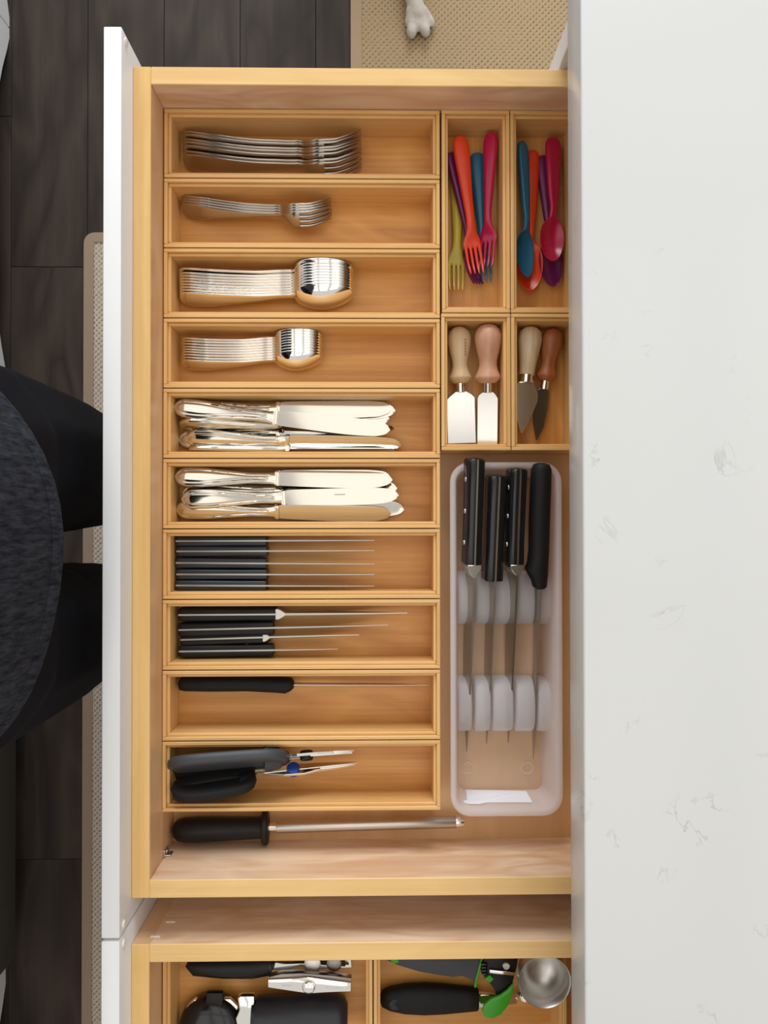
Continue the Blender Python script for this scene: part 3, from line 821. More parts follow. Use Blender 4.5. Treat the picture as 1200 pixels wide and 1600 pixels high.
# serrated nut-gripping jaw between the handles
MB().box(.082, .108, -.0022, .0022, -.0075, -.0030).build('gripping_jaw', M['satin_steel'], t)
for k in range(8):
    MB().box(.083 + k * .0031, .0845 + k * .0031, -.0024, .0024, -.0086, -.0070).build('jaw_tooth', M['satin_steel'], t)
tag(t, 'scissors with black rubber loops and a blue pivot', 'scissors', 'kitchen scissors')

# ================================================================== sharpening steel
A, B = at(269.8, 1297, Z_DF + .0165), at(725, 1284, Z_DF + .0165)
LS = (B - A).length; hl = (at(421, 1293, Z_DF + .0165) - A).length
t = empty('sharpening_steel', mat=frame(A, B))
MB().lathe([(0, .004), (.002, .0085), (.006, .0122), (.014, .0142), (.03, .0148), (.055, .0140), (.08, .0132), (hl - .012, .0128), (hl - .008, .0132)], 24, ky=.95).build('handle', M['black'], t, smooth=True, angle=60)
MB().lathe([(hl - .0085, .0110), (hl - .0080, .0190), (hl - .0065, .0205), (hl - .0030, .0205), (hl - .0012, .0185), (hl - .0005, .0100)], 28, ky=.95, kz=.75).build('guard', M['black'], t, smooth=True, angle=50)
MB().lathe([(hl - .002, .0048), (hl + .008, .0048), (hl + .0085, .0040)], 20).build('ferrule', M['steel'], t, smooth=True)
rod = []
n = 30
rs = [[(x, r_ * math.cos(2 * math.pi * i / 40) * (1 + (.018 if i % 2 else -.018)), r_ * math.sin(2 * math.pi * i / 40) * (1 + (.018 if i % 2 else -.018))) for i in range(40)] for x, r_ in ((hl + .008, .0060), (hl + .010, .0064), (LS - .010, .0064), (LS - .0095, .0060))]
MB().rings(rs).build('ribbed_rod', M['satin_steel'], t, smooth=True, angle=60)
MB().lathe([(LS - .0095, .0062), (LS - .003, .0062), (LS - .0005, .0052), (LS, .003)], 22).build('tip_cap', M['steel'], t, smooth=True)
tag(t, 'sharpening steel with black handle and round guard on the drawer bottom', 'sharpening steel')

# ================================================================== children's plastic cutlery
KT_F = ([0, .01, .05, .3, .55, .66, .74, .80], [.003, .0062, .0085, .0090, .0075, .0062, .0034, .0028])
def kid_fork(label, mat, a, b, za, zb, roll, ew=.0185, hw=.0205):
    A, B = at(a[0], a[1], za), at(b[0], b[1], zb); L = (B - A).length
    wts = [.10 * ew, .46 * ew, .74 * ew, .93 * ew, ew, .99 * ew, .82 * ew, .60 * ew, .50 * ew, .52 * ew, .66 * hw, .92 * hw, hw]
    me = fork_mesh(L, ew, hw, th=.003, power=2.2, ats=[0, .005, .018, .040, .075, .14, .3, .5, .60, .66, .71, .75, .80], wts=wts, thk=KT_F, tine_th=.0030, name='plastic_fork',
                   prof=([0, .2, .45, .6, .68, .78, .9, 1.0], [0, .0012, .0026, .0034, .0020, -.0016, .0006, .0052]))
    o = obj_from('plastic_fork', me, M[mat]); o.matrix_world = frame(A, B) @ Matrix.Rotation(R(roll), 4, 'X')
    tag(o, label, 'fork', 'plastic children forks')
KT_S = ([0, .01, .05, .3, .55, .66, .74, 1], [.003, .0062, .0085, .0090, .0075, .0055, .0030, .0022])
def kid_spoon(label, mat, a, b, za, zb, roll, ew=.0185, bw=.0300, depth=.0075):
    A, B = at(a[0], a[1], za), at(b[0], b[1], zb); L = (B - A).length
    hw = [.10 * ew, .46 * ew, .74 * ew, .93 * ew, ew, .99 * ew, .86 * ew, .66 * ew, .46 * ew, .46 * ew, .46 * ew]
    me = spoon_mesh(L, ew, bw, depth, frac=.345, power=2.2, ats=[0, .005, .018, .040, .075, .14, .3, .48, .575, .675, 1], hw=hw, thk=KT_S, name='plastic_spoon',
                    prof=([0, .2, .45, .58, .70, .85, 1.0], [0, .0012, .0026, .0030, .0012, .0004, .0022]))
    o = obj_from('plastic_spoon', me, M[mat]); o.matrix_world = frame(A, B) @ Matrix.Rotation(R(roll), 4, 'X')
    tag(o, label, 'spoon', 'plastic children spoons')
f0 = Z_BF
kid_fork('yellow plastic fork at the bottom left of its tray', 'yellow', (716, 247), (712, 456), f0 + .0050, f0 + .0040, 0)
kid_fork('teal blue plastic fork, mostly under the orange and magenta forks', 'teal', (745, 239), (757, 444), f0 + .0055, f0 + .0050, 0)
kid_fork('dark purple plastic fork, left of the orange fork', 'purple', (705, 238), (742, 446), f0 + .0150, f0 + .0115, -38)
kid_fork('orange plastic fork on top of the pile', 'orange', (718, 213), (744, 430), f0 + .0240, f0 + .0225, -4)
kid_fork('magenta plastic fork at the right, tines under the orange tips', 'magenta', (767, 207), (761, 420), f0 + .0185, f0 + .0150, 24, ew=.0165)
kid_spoon('teal blue plastic spoon against the left wall of its tray', 'teal', (816, 221), (821, 434), f0 + .0200, f0 + .0200, -34, ew=.0150, bw=.0270)
kid_spoon('orange plastic spoon between the teal and the red spoons', 'orange', (832, 235), (827, 455), f0 + .0060, f0 + .0100, 0, ew=.0160)
kid_spoon('purple plastic spoon under the red spoon', 'purple', (848, 243), (864, 449), f0 + .0055, f0 + .0100, 0, ew=.0160, bw=.0275)
kid_spoon('crimson plastic spoon lying on the purple one', 'red', (864, 215), (862, 409), f0 + .0160, f0 + .0235, -10, bw=.0290)

# ================================================================== cheese knives
def cheese_knife(label, mat, a, b, za, zb, hprof, hl, fl, fr, outline, roll=0, bevel_edge=False, dark=False):
    A, B = at(a[0], a[1], za), at(b[0], b[1], zb)
    t = empty('cheese_knife', mat=frame(A, B) @ Matrix.Rotation(R(roll), 4, 'X'))
    MB().lathe([(x * hl, r_) for x, r_ in hprof], 28).build('handle', M[mat], t, smooth=True, angle=60)
    MB().lathe([(hl - .002, fr), (hl + fl, fr), (hl + fl + .0006, fr * .8)], 22).build('ferrule', M['steel'], t, smooth=True, angle=50)
    MB().prism([(hl + fl - .0015 + x, y) for x, y in outline], -.0009, .0009).build('blade', M['dark_steel' if dark else 'blade_steel'], t, bevel=.0004)
    return tag(t, label, 'cheese knife', 'cheese knives')
H1 = [(0, .0008), (.01, .0038), (.04, .0078), (.10, .0113), (.20, .0135), (.30, .0132), (.45, .0115), (.60, .0092), (.70, .0088), (.80, .0105), (.88, .0130), (.91, .0132), (.94, .0118), (.98, .0092), (1, .0075)]
ax = f0 + .0140
w = .0165
ck1 = cheese_knife('cheese cleaver with cream wooden handle and wide bright blade', 'handle_cream', (717, 510), (722, 691), ax + .007, f0 + .0110, H1, .0645, .0098, .0052,
             [(0, -.0045), (.006, -.0125), (.010, -.0165), (.060, -.0165), (.060, .0160), (.008, .0160), (.004, .0120), (0, .0050)])
for k in range(6):      # stamped letters down the handle, too worn to read
    x = .016 + k * .0032; r_ = float(np.interp(x / .0645, [q[0] for q in H1], [q[1] for q in H1]))
    MB().box(x, x + .0020, .0042, .0062, math.sqrt(r_ ** 2 - .0052 ** 2) - .0008, math.sqrt(r_ ** 2 - .0052 ** 2) + .0001).build('stamped_mark', M['handle_brown'], ck1)
H2 = [(x, r_ * 1.14) for x, r_ in H1]
ck2 = cheese_knife('cheese plane with rose wooden handle and brownish blade', 'handle_rose', (763, 505.5), (761.5, 693), ax + .0165, f0 + .0095, H2, .0665, .0105, .0054,
             [(0, -.0045), (.004, -.0100), (.008, -.0118), (.064, -.0118), (.064, .0118), (.008, .0118), (.003, .0085), (0, .0050)], roll=14)
H3 = [(0, .0008), (.01, .0038), (.04, .0080), (.12, .0122), (.25, .0137), (.38, .0132), (.60, .0112), (.80, .0096), (.93, .0090), (1, .0088)]
cheese_knife('pointed spade cheese knife with pale wooden handle', 'handle_pale', (830, 510), (815, 672), ax + .0060, f0 + .0190, H3, .0560, .0088, .0082,
             [(0, -.0080), (.006, -.0115), (.020, -.0120), (.036, -.0100), (.059, -.0012), (.0595, .0005), (.050, .0055), (.034, .0110), (.022, .0150), (.013, .0148), (.005, .0110), (0, .0085)])
H4 = [(x, r_ * .92) for x, r_ in H1]
cheese_knife('narrow dark-bladed cheese knife with brown wooden handle', 'handle_brown', (865, 513), (838, 689), ax + .003, f0 + .0080, H4, .0605, .0098, .0050,
             [(0, -.0045), (.004, -.0078), (.020, -.0092), (.040, -.0075), (.060, -.0008), (.0605, .0004), (.045, .0062), (.020, .0072), (.004, .0066), (0, .0045)], roll=-10, dark=True)

# ================================================================== translucent knife tray with four knives
tx0, tx1, ty0, ty1 = .3356, .4605, -.8026, -.4097
tcx, tcy = (tx0 + tx1) / 2, (ty0 + ty1) / 2
ZT0, ZT1 = Z_DF + .0004, .7150
kt = empty('knife_tray', (tcx, tcy, ZT0)); h = ZT1 - ZT0
def rr(inset, z, r_): return [(a, b_, z) for a, b_ in rounded_rect(tx0 + inset - tcx, tx1 - inset - tcx, ty0 + inset - tcy, ty1 - inset - tcy, r_, 8)]
MB().rings([rr(.0125, .0, .010), rr(.0075, h * .6, .014), rr(.0055, h - .004, .018), rr(.0005, h - .004, .022), rr(0, h - .0028, .0225), rr(0, h - .001, .0225), rr(.0010, h, .0215), rr(.0056, h, .018), rr(.0070, h - .0015, .016), rr(.0092, h * .6, .012), rr(.0142, .0016, .008)], cap=False).build('wall', M['tray'], kt, smooth=True, angle=60)
MB().prism(rounded_rect(tx0 + .0136 - tcx, tx1 - .0136 - tcx, ty0 + .0136 - tcy, ty1 - .0136 - tcy, .008), .0002, .0016).build('floor_sheet', M['tray_floor'], kt)
for y0p, y1p in ((893, 978), (1060, 1147)):
    for xa, xb in ((714.5, 737), (742, 766), (770, 801), (806, 835), (840.5, 861)):
        pa, pb = at(xa, y0p, .690), at(xb, y1p, .690)
        cy, ry = (pa.y + pb.y) / 2, abs(pa.y - pb.y) / 2
        pts = []
        for i in range(13):
            an = math.pi * i / 12; c, s_ = math.cos(an), math.sin(an)
            pts.append((cy - tcy + ry * math.copysign(abs(c) ** .8, c), .0018 + .0275 * abs(s_) ** .8))
        inner = [(y * 1.0 + (cy - tcy) * 0, z) for y, z in pts]
        m = MB()
        x0_, x1_ = pa.x - tcx, pb.x - tcx
        rs = []
        for x, k in ((x0_, .90), (x0_ + .0012, .97), (x0_ + .003, 1.0), (x1_ - .003, 1.0), (x1_ - .0012, .97), (x1_, .90)):
            rs.append([(x, (cy - tcy) + (y - (cy - tcy)) * (k * .5 + .5), .0018 + (z - .0018) * k) for y, z in pts])
        m.rings(rs, cap=True).build('knife_divider', M['tray_fin'], kt, smooth=True, angle=50)
# round injection marks on the tray bottom and a torn paper label on its lower wall
for px in (731, 824):
    p = at(px, 1200, ZT0 + .002)
    MB().tube([(p.x - tcx + .0065 * math.cos(a * math.pi / 10), p.y - tcy + .0065 * math.sin(a * math.pi / 10), .0018) for a in range(20)], .0005, 6, closed=True).build('moulded_ring', M['tray'], kt, smooth=True)
yw = lambda z: ty0 + .0142 - (.0142 - .0092) * min(1, (z - .0016) / (h * .6 - .0016)) - tcy
lab_px = [(728, 1234.5), (822, 1236.5), (832, 1254), (760, 1254.5), (750, 1257), (732, 1256.5), (720, 1253), (730, 1250)]
lv = []
for px, py in lab_px:
    # walk the height until the sight line meets the sloping lower wall
    best = min((abs(at(px, py, ZT0 + z).y - tcy - yw(z)), z) for z in np.linspace(.002, .040, 80))
    q = at(px, py, ZT0 + best[1]); lv.append((q.x - tcx, yw(best[1]) + .0006, best[1]))
n = len(lv); m = MB()
m.add(lv + [(a, b_ - .0004, c) for a, b_, c in lv], [tuple(range(n)), tuple(range(n, 2 * n))[::-1]] + [(i, (i + 1) % n, n + (i + 1) % n, n + i) for i in range(n)])
lb = m.build('torn_label', M['label'], kt); lb['label'] = 'torn white paper label'
tag(kt, 'translucent plastic knife tray with rounded rim beside the bamboo trays', 'knife tray')

g = 'large knives in the translucent tray'
slab_knife('chef_knife', 'large knife with riveted black handle and bolster, leftmost in the translucent tray', g, (747, 717), (733, 1180), .7405, .690, .1170, .0240, .0195, .033, M['black_gloss'], bolster=.0150, spine_th=.0030, drop=.010, round_=.0045, rivets=3, roll=-11)
slab_knife('slicing_knife', 'knife with black handle lying lowest, second in the translucent tray', g, (781, 744), (763.5, 1167), .7345, .688, .1175, .0260, .0205, .030, M['black_gloss'], spine_th=.0022, drop=.008, round_=.0040, roll=-9)
slab_knife('chef_knife', 'knife with riveted black handle and bolster, third in the translucent tray', g, (814, 733), (799, 1166), .7385, .688, .1060, .0240, .0190, .030, M['black_gloss'], bolster=.0125, spine_th=.0026, drop=.010, round_=.0045, rivets=3, roll=-11, square_tip=False)
k4 = ergo_knife('bread_knife', 'knife with thick matt black grip, rightmost in the translucent tray', (849, 724), (836.5, 1192), .7330, .690, .1400,
           [(0, 0, .004, -.008, .006), (.012, 0, .0085, -.009, .011), (.05, 0, .0108, -.010, .0135), (.2, -.0002, .0112, -.010, .0140), (.45, -.0006, .0114, -.010, .0140), (.70, -.0004, .0112, -.010, .0135), (.80, -.0012, .0115, -.010, .0145), (.85, -.0024, .0128, -.011, .0160), (.89, -.0012, .0112, -.010, .0145), (.94, .0004, .0088, -.008, .0115), (.985, .0008, .0078, -.007, .0100), (1.0, .0008, .0050, -.006, .0070)], .028, .0016, drop=.010)
k4['group'] = g

# ================================================================== lower drawer: kitchen gadgets
def flat_px(pts, z0, z1):
    v = [at(px, py, z1) for px, py in pts]
    c = sum(v, Vector()) / len(v)
    return [(p.x, p.y) for p in v]
def px_prism(root, name, pts, z0, z1, mat, parent, bevel=0.001, seg=2):
    o = root.matrix_world.translation
    return MB().prism([(x - o.x, y - o.y) for x, y in flat_px(pts, z0, z1)], z0 - o.z, z1 - o.z).build(name, mat, parent, smooth=True, bevel=bevel, seg=seg, angle=40)

# can opener
P0 = at(425, 1512, Z_BF); co = empty('can_opener', (P0.x, P0.y, Z_BF + .0005)); o_ = co.matrix_world.translation
def loc(px, py, z): p = at(px, py, z); return (p.x - o_.x, p.y - o_.y, z - o_.z)
za = Z_BF + .012
grip_pts = [loc(293, 1503, za), loc(305, 1509, za), loc(350, 1511, za), loc(395, 1511, za), loc(423, 1508, za)]
MB().tube(grip_pts, [(.007, .004), (.0105, .0100), (.0110, .0118), (.0110, .0120), (.0095, .0105)], 16).build('handle_grip', M['black'], co, smooth=True, angle=60)
grip2 = [loc(293, 1478, za), loc(350, 1472, za), loc(423, 1480, za)]
MB().tube(grip2, [(.006, .006), (.0105, .0095), (.0095, .0085)], 16).build('handle_grip', M['black'], co, smooth=True, angle=60)
px_prism(co, 'jaw_plate', [(420, 1472), (520, 1476), (548, 1490), (550, 1512), (500, 1514), (470, 1508), (450, 1516), (421, 1516)], Z_BF + .008, Z_BF + .0115, M['steel'], co)
px_prism(co, 'jaw_arm', [(440, 1476), (536, 1480), (540, 1511), (470, 1506), (438, 1497)], Z_BF + .0118, Z_BF + .0175, M['black'], co)
for px, py, r_, mm in ((522, 1507, .0085, 'dark_steel'), (488, 1508, .0095, 'satin_steel')):
    q = loc(px, py, Z_BF + .022)
    MB().zlathe([(r_ * .9, -.006), (r_, -.004), (r_, -.001), (r_ * .7, .0006), (.0002, .001)], 20, c=q).build('cutting_wheel', M[mm], co, smooth=True, angle=40)
zk = Z_BF + .030
ky = px_prism(co, 'turning_key', [(419, 1531), (463, 1529), (483, 1527), (503, 1530), (548, 1536), (548, 1549), (505, 1551), (483, 1552.5), (462, 1549.5), (419, 1543)], zk - .0012, zk, M['steel'], co, bevel=.0004)
px_prism(co, 'key_flange', [(420, 1530), (483, 1526), (549, 1535), (549, 1529), (520, 1525), (470, 1521), (440, 1522), (420, 1527)], zk - .010, zk - .0015, M['dark_steel'], co, bevel=.0004)
q = loc(482.5, 1542, zk)
MB().zlathe([(.0078, -.012), (.0078, -.0005), (.0070, .0004), (.0068, .0004), (.0066, .0025), (.0055, .0034), (.0002, .0036)], 22, c=q).build('rivet', M['steel'], co, smooth=True, angle=40)
for px0, px1, py in ((441, 456, 1540), (510, 534, 1543)):      # stamped marks, too small to read
    for k in range(5):
        x = px0 + (px1 - px0) * k / 5
        px_prism(co, 'stamped_mark', [(x, py - 1.4), (x + 1.6, py - 1.4), (x + 1.6, py + 1.6), (x, py + 1.6)], zk + .00002, zk + .00012, M['satin_steel'], co, bevel=0)
tag(co, 'can opener with black grips and steel bow-tie turning key', 'can opener')

# jar opener style tool with a thick black barrel
P0 = at(383, 1590, Z_BF); jo = empty('bottle_opener', (P0.x, P0.y, Z_BF + .0005)); o_ = jo.matrix_world.translation
zb = Z_BF + .0230
a, b_ = Vector(loc(399, 1588, zb)), Vector(loc(543, 1586, zb)); Lb = (b_ - a).length
MB().lathe([(0, .014), (.001, .0200), (.006, .0212), (Lb * .5, .0218), (Lb - .012, .0216), (Lb - .004, .0190), (Lb, .012)], 28).xform(frame(a, b_)).build('barrel_grip', M['black_blue'], jo, smooth=True, angle=60)
MB().lathe([(-.0032, .0150), (-.003, .0182), (.0010, .0182), (.0014, .016)], 28).xform(frame(a, b_)).build('collar', M['black_gloss'], jo, smooth=True, angle=40)
px_prism(jo, 'steel_jaw', [(371, 1560), (376, 1557), (397, 1557), (397, 1612), (372, 1612), (368, 1592), (374, 1578)], zb - .002, zb + .0065, M['steel'], jo, bevel=.0012)
px_prism(jo, 'steel_plate', [(283, 1590), (292, 1572), (303, 1562), (360, 1561), (374, 1575), (378, 1612), (290, 1620)], zb - .012, zb - .006, M['steel'], jo, bevel=.001)
q = loc(326, 1596, zb + .004)
MB().zlathe([(.034, -.020), (.036, -.012), (.0355, -.004), (.030, .0035), (.018, .0075), (.0002, .0085)], 36, c=(q[0], q[1] - .014, q[2] - .004)).build('black_dome', M['black_gloss'], jo, smooth=True, angle=60)
px_prism(jo, 'thumb_tab', [(322, 1552), (348, 1552), (347, 1580), (320, 1580)], zb - .006, zb + .001, M['black'], jo, bevel=.0015)
tag(jo, 'black domed opener with steel jaw and barrel grip, cut by the lower edge', 'opener')

# green and black peeler
P0 = at(690, 1515, Z_BF); pe = empty('julienne_peeler', (P0.x, P0.y, Z_BF + .0005))
z1 = Z_BF + .020
px_prism(pe, 'handle', [(598, 1490), (604, 1502), (622, 1510), (655, 1520), (690, 1526), (708, 1528.5), (722, 1527), (736, 1532), (745, 1541), (752, 1510), (756, 1480), (680, 1470), (620, 1476)], Z_BF + .006, z1, M['grey_plastic'], pe, bevel=.003)
px_prism(pe, 'green_edge', [(741, 1543), (743, 1530), (748, 1512), (754, 1490), (757, 1490), (751, 1513), (746, 1531), (744, 1544)], Z_BF + .006, z1 + .0012, M['green'], pe, bevel=.0004)
px_prism(pe, 'green_dot', [(608, 1498), (620, 1496), (624, 1504), (614, 1506)], z1 - .001, z1 + .0006, M['green'], pe, bevel=.0004)
px_prism(pe, 'head', [(758, 1480), (812, 1484), (808, 1512), (802, 1534), (798, 1556), (776, 1562), (772, 1546), (762, 1532), (752, 1522), (756, 1500)], Z_BF + .010, z1 + .004, M['black'], pe, bevel=.002)
px_prism(pe, 'blade_bar', [(765, 1515.5), (806, 1520), (806, 1525), (765, 1520.5)], z1 + .0045, z1 + .0075, M['steel'], pe, bevel=.0004)
o_ = pe.matrix_world.translation
q = loc(791, 1509, z1 + .0045)
MB().zlathe([(.0042, -.0008), (.0042, .0008), (.0034, .0016), (.0018, .0016), (.0016, .0010), (.0002, .0010)], 18, c=q).build('screw', M['satin_steel'], pe, smooth=True, angle=30)
for k in range(4):
    px_prism(pe, 'adjuster_rib', [(752 + k * .5, 1506 + k * 5), (762, 1506 + k * 5), (762, 1509 + k * 5), (752 + k * .5, 1509 + k * 5)], z1 + .002, z1 + .0065, M['black_gloss'], pe, bevel=.0005)
for k in range(2):
    px_prism(pe, 'green_ring', [(757 + 5 * k, 1530 + 2 * k), (766 + 3 * k, 1524 + 3 * k), (769 + 3 * k, 1527 + 3 * k), (762 + 4 * k, 1534 + 2 * k)], z1, z1 + .0065, M['green'], pe, bevel=.0008)
px_prism(pe, 'green_tongue', [(803, 1536), (801.5, 1553), (794, 1572), (783, 1586), (770, 1592), (758, 1590.5), (753, 1582), (756, 1571), (767, 1561), (782, 1555), (793, 1547)], z1 + .0045, z1 + .0085, M['green'], pe, bevel=.0014)
tag(pe, 'black vegetable peeler with bright green tongue and trim', 'peeler')

# swivel peeler
A, B = at(594, 1560, Z_BF + .0125), at(808, 1561, Z_BF + .0105); L = (B - A).length
sp = empty('swivel_peeler', mat=frame(A, B)); hl = L * .715
grip(MB(), [(0, 0, .003, 0, .003), (.02 * hl, 0, .0085, 0, .0070), (.10 * hl, 0, .0125, 0, .0095), (.25 * hl, 0, .0158, 0, .0112), (.45 * hl, 0, .0168, 0, .0118), (.65 * hl, 0, .0158, 0, .0112), (.88 * hl, 0, .0132, 0, .0102), (.985 * hl, 0, .0122, 0, .0095), (hl, 0, .0105, 0, .008)], 20).build('handle', M['rubber'], sp, smooth=True, angle=60)
MB().zlathe([(.0065, .0), (.0060, .0008), (.0002, .0008)], 18, c=(.016, -.001, .0092)).build('hang_hole', M['black_gloss'], sp, smooth=True)
MB().rings([[(hl - .002, -.0085, -.004), (hl - .002, .0070, -.004), (hl - .002, .0070, .004), (hl - .002, -.0085, .004)], [(L * .80, -.0080, -.003), (L * .80, .0065, -.003), (L * .80, .0065, .003), (L * .80, -.0080, .003)], [(L, -.0050, -.002), (L, .0020, -.002), (L, .0020, .002), (L, -.0050, .002)]]).build('steel_shank', M['steel'], sp, bevel=.001, smooth=True, angle=40)
tag(sp, 'peeler with plump black handle and flat steel shank', 'peeler')

# steel measuring cup and spoon
c = at(851.0, 1534, Z_BOX + .0334); cup = empty('measuring_cup', (c.x, c.y, Z_BOX + .0004)); hc = .033
r_ = .0279
prof = [(.0002, .0), (.012, .0006), (.019, .004), (.0245, .011), (.0268, .020), (r_ - .0006, hc - .002), (r_, hc), (r_ - .0002, hc + .0006), (r_ - .0010, hc), (.0258, .020), (.0232, .0115), (.018, .005), (.011, .0016), (.0002, .001)]
MB().zlathe(prof, 40).build('bowl', M['satin_steel'], cup, smooth=True, angle=70)
MB().box(r_ - .001, r_ + .045, -.006, .006, hc - .002, hc - .0006).build('handle', M['satin_steel'], cup, bevel=.0006)
tag(cup, 'round brushed steel measuring cup beside the worktop edge', 'measuring cup')
c = at(823.5, 1562, Z_BF + .016); ms = empty('measuring_spoon', (c.x, c.y, Z_BF + .0005))
MB().zlathe([(.0098, 0), (.0105, .0012), (.0100, .006), (.0080, .0105), (.0045, .0135), (.0002, .0146)], 26, c=(.0, .0, .0)).build('bowl', M['steel'], ms, smooth=True, angle=70)
MB().box(.007, .038, -.0035, .0035, .0004, .0016).xform(Matrix.Rotation(R(75), 4, 'Z')).build('handle', M['steel'], ms, bevel=.0004)
tag(ms, 'small upturned steel measuring spoon next to the measuring cup', 'measuring spoon')

# ================================================================== blended bodies
def capsule(mb, p0, r0, p1, r1):
    bm = bmesh.new()
    for p, r_ in ((p0, r0), (p1, r1)):
        bmesh.ops.create_icosphere(bm, subdivisions=2, radius=r_, matrix=Matrix.Translation(Vector(p)))
    res = bmesh.ops.convex_hull(bm, input=bm.verts)
    bmesh.ops.delete(bm, geom=[e for e in res['geom_interior'] if isinstance(e, bmesh.types.BMVert)], context='VERTS')
    bm.verts.index_update()
    mb.add([tuple(v.co) for v in bm.verts], [tuple(v.index for v in f.verts) for f in bm.faces]); bm.free()
def ball(mb, c, rx, ry, rz, rot=0):
    bm = bmesh.new(); bmesh.ops.create_icosphere(bm, subdivisions=3, radius=1)
    Mx = Matrix.Translation(Vector(c)) @ Matrix.Rotation(rot, 4, 'Z') @ Matrix.Diagonal((rx, ry, rz, 1))
    mb.add([tuple(Mx @ v.co) for v in bm.verts], [tuple(v.index for v in f.verts) for f in bm.faces]); bm.free()
def blend(name, mb, mat, parent, voxel, it=4):
    me = bpy.data.meshes.new(name); me.from_pydata(mb.v, [], mb.f)
    o = obj_from(name, me, mat, parent)
    md = o.modifiers.new('r', 'REMESH'); md.mode = 'VOXEL'; md.voxel_size = voxel
    sm = o.modifiers.new('s', 'SMOOTH'); sm.iterations = it; sm.factor = .5
    dg = bpy.context.evaluated_depsgraph_get()
    nm = bpy.data.meshes.new_from_object(o.evaluated_get(dg))
    o.modifiers.clear(); o.data = nm
    if not nm.materials: nm.materials.append(mat)
    for p in nm.polygons: p.use_smooth = True
    return o

# ------------------------------------------------------------------ dog lying on the rug, only one forepaw in the picture
zr = .0095
pw = at(655, 40, zr + .02); dog = empty('dog', (pw.x, pw.y, zr)); o_ = dog.matrix_world.translation
def dl(px, py, z): p = at(px, py, zr + z); return (p.x - o_.x, p.y - o_.y, z)
m = MB()
toes = [((643, 49), .0105, .0145, .0125, .02), ((664, 47), .0105, .0145, .0125, .30), ((673.5, 33), .0072, .0135, .0095, .42), ((637.5, 33), .0068, .0125, .0095, -.08)]
for (tx, ty), rx, ry, rz, rot in toes: ball(m, Vector(dl(tx, ty, rz)), rx, ry, rz, rot)
for (tx, ty), rx, ry, rz, rot in toes: capsule(m, dl(tx, ty - 3, rz + .001), rx * .78, dl(650 + (tx - 653) * .55, 17, .017), .0105)
ball(m, dl(652, 36, .012), .017, .016, .0125); capsule(m, dl(653, 22, .016), .0165, dl(645, -8, .020), .0180)
capsule(m, dl(645, -8, .020), .0180, dl(636, -60, .026), .0195)
capsule(m, dl(636, -60, .026), .0195, (-.05, .33, .05), .030)
capsule(m, (-.05, .33, .05), .030, (-.06, .42, .15), .060)          # elbow to shoulder
capsule(m, (-.22, .30, .030), .021, (-.20, .40, .05), .030)           # second foreleg, folded back
capsule(m, (-.20, .40, .05), .030, (-.17, .45, .15), .060)
ball(m, (-.22, .28, .016), .022, .034, .016)
capsule(m, (-.115, .45, .16), .105, (-.10, .72, .125), .098)          # chest
capsule(m, (-.10, .72, .125), .098, (-.06, .95, .115), .092)          # loin and croup
capsule(m, (.01, .95, .085), .068, (.05, .78, .07), .042); capsule(m, (.05, .78, .07), .042, (.06, .93, .03), .024); capsule(m, (.06, .93, .03), .024, (.06, .80, .022), .020)
capsule(m, (-.13, .95, .085), .068, (-.20, .78, .07), .042); capsule(m, (-.20, .78, .07), .042, (-.20, .93, .03), .024); capsule(m, (-.20, .93, .03), .024, (-.20, .80, .022), .020)
capsule(m, (-.06, 1.02, .12), .032, (.05, 1.22, .04), .014)           # tail
capsule(m, (-.12, .43, .20), .072, (-.15, .40, .31), .058)            # neck
ball(m, (-.155, .40, .345), .062, .070, .058); capsule(m, (-.16, .36, .33), .038, (-.165, .275, .315), .026)
capsule(m, (-.205, .42, .375), .020, (-.225, .42, .31), .012); capsule(m, (-.105, .42, .375), .020, (-.085, .42, .31), .012)
blend('body', m, M['fur'], dog, .0036, 3)
MB().zlathe([(.0002, -.011), (.010, -.006), (.012, 0), (.008, .007), (.0002, .009)], 14, c=(-.166, .252, .326)).build('nose', M['black_gloss'], dog, smooth=True)
for s in (-1, 1):
    e = MB(); ball(e, (-.157 + s * .030, .345, .372), .008, .008, .008); e.build('eye', M['black_gloss'], dog, smooth=True)
for (tx, ty), dx in (((642, 54), .001), ((664.5, 52.5), .003)):
    p = Vector(dl(tx, ty, .006)); e = MB(); capsule(e, p, .0022, p + Vector((dx, -.005, -.003)), .0010); e.build('claw', M['nail'], dog, smooth=True)
tag(dog, 'white dog paw stretched out on the beige rug', 'dog')

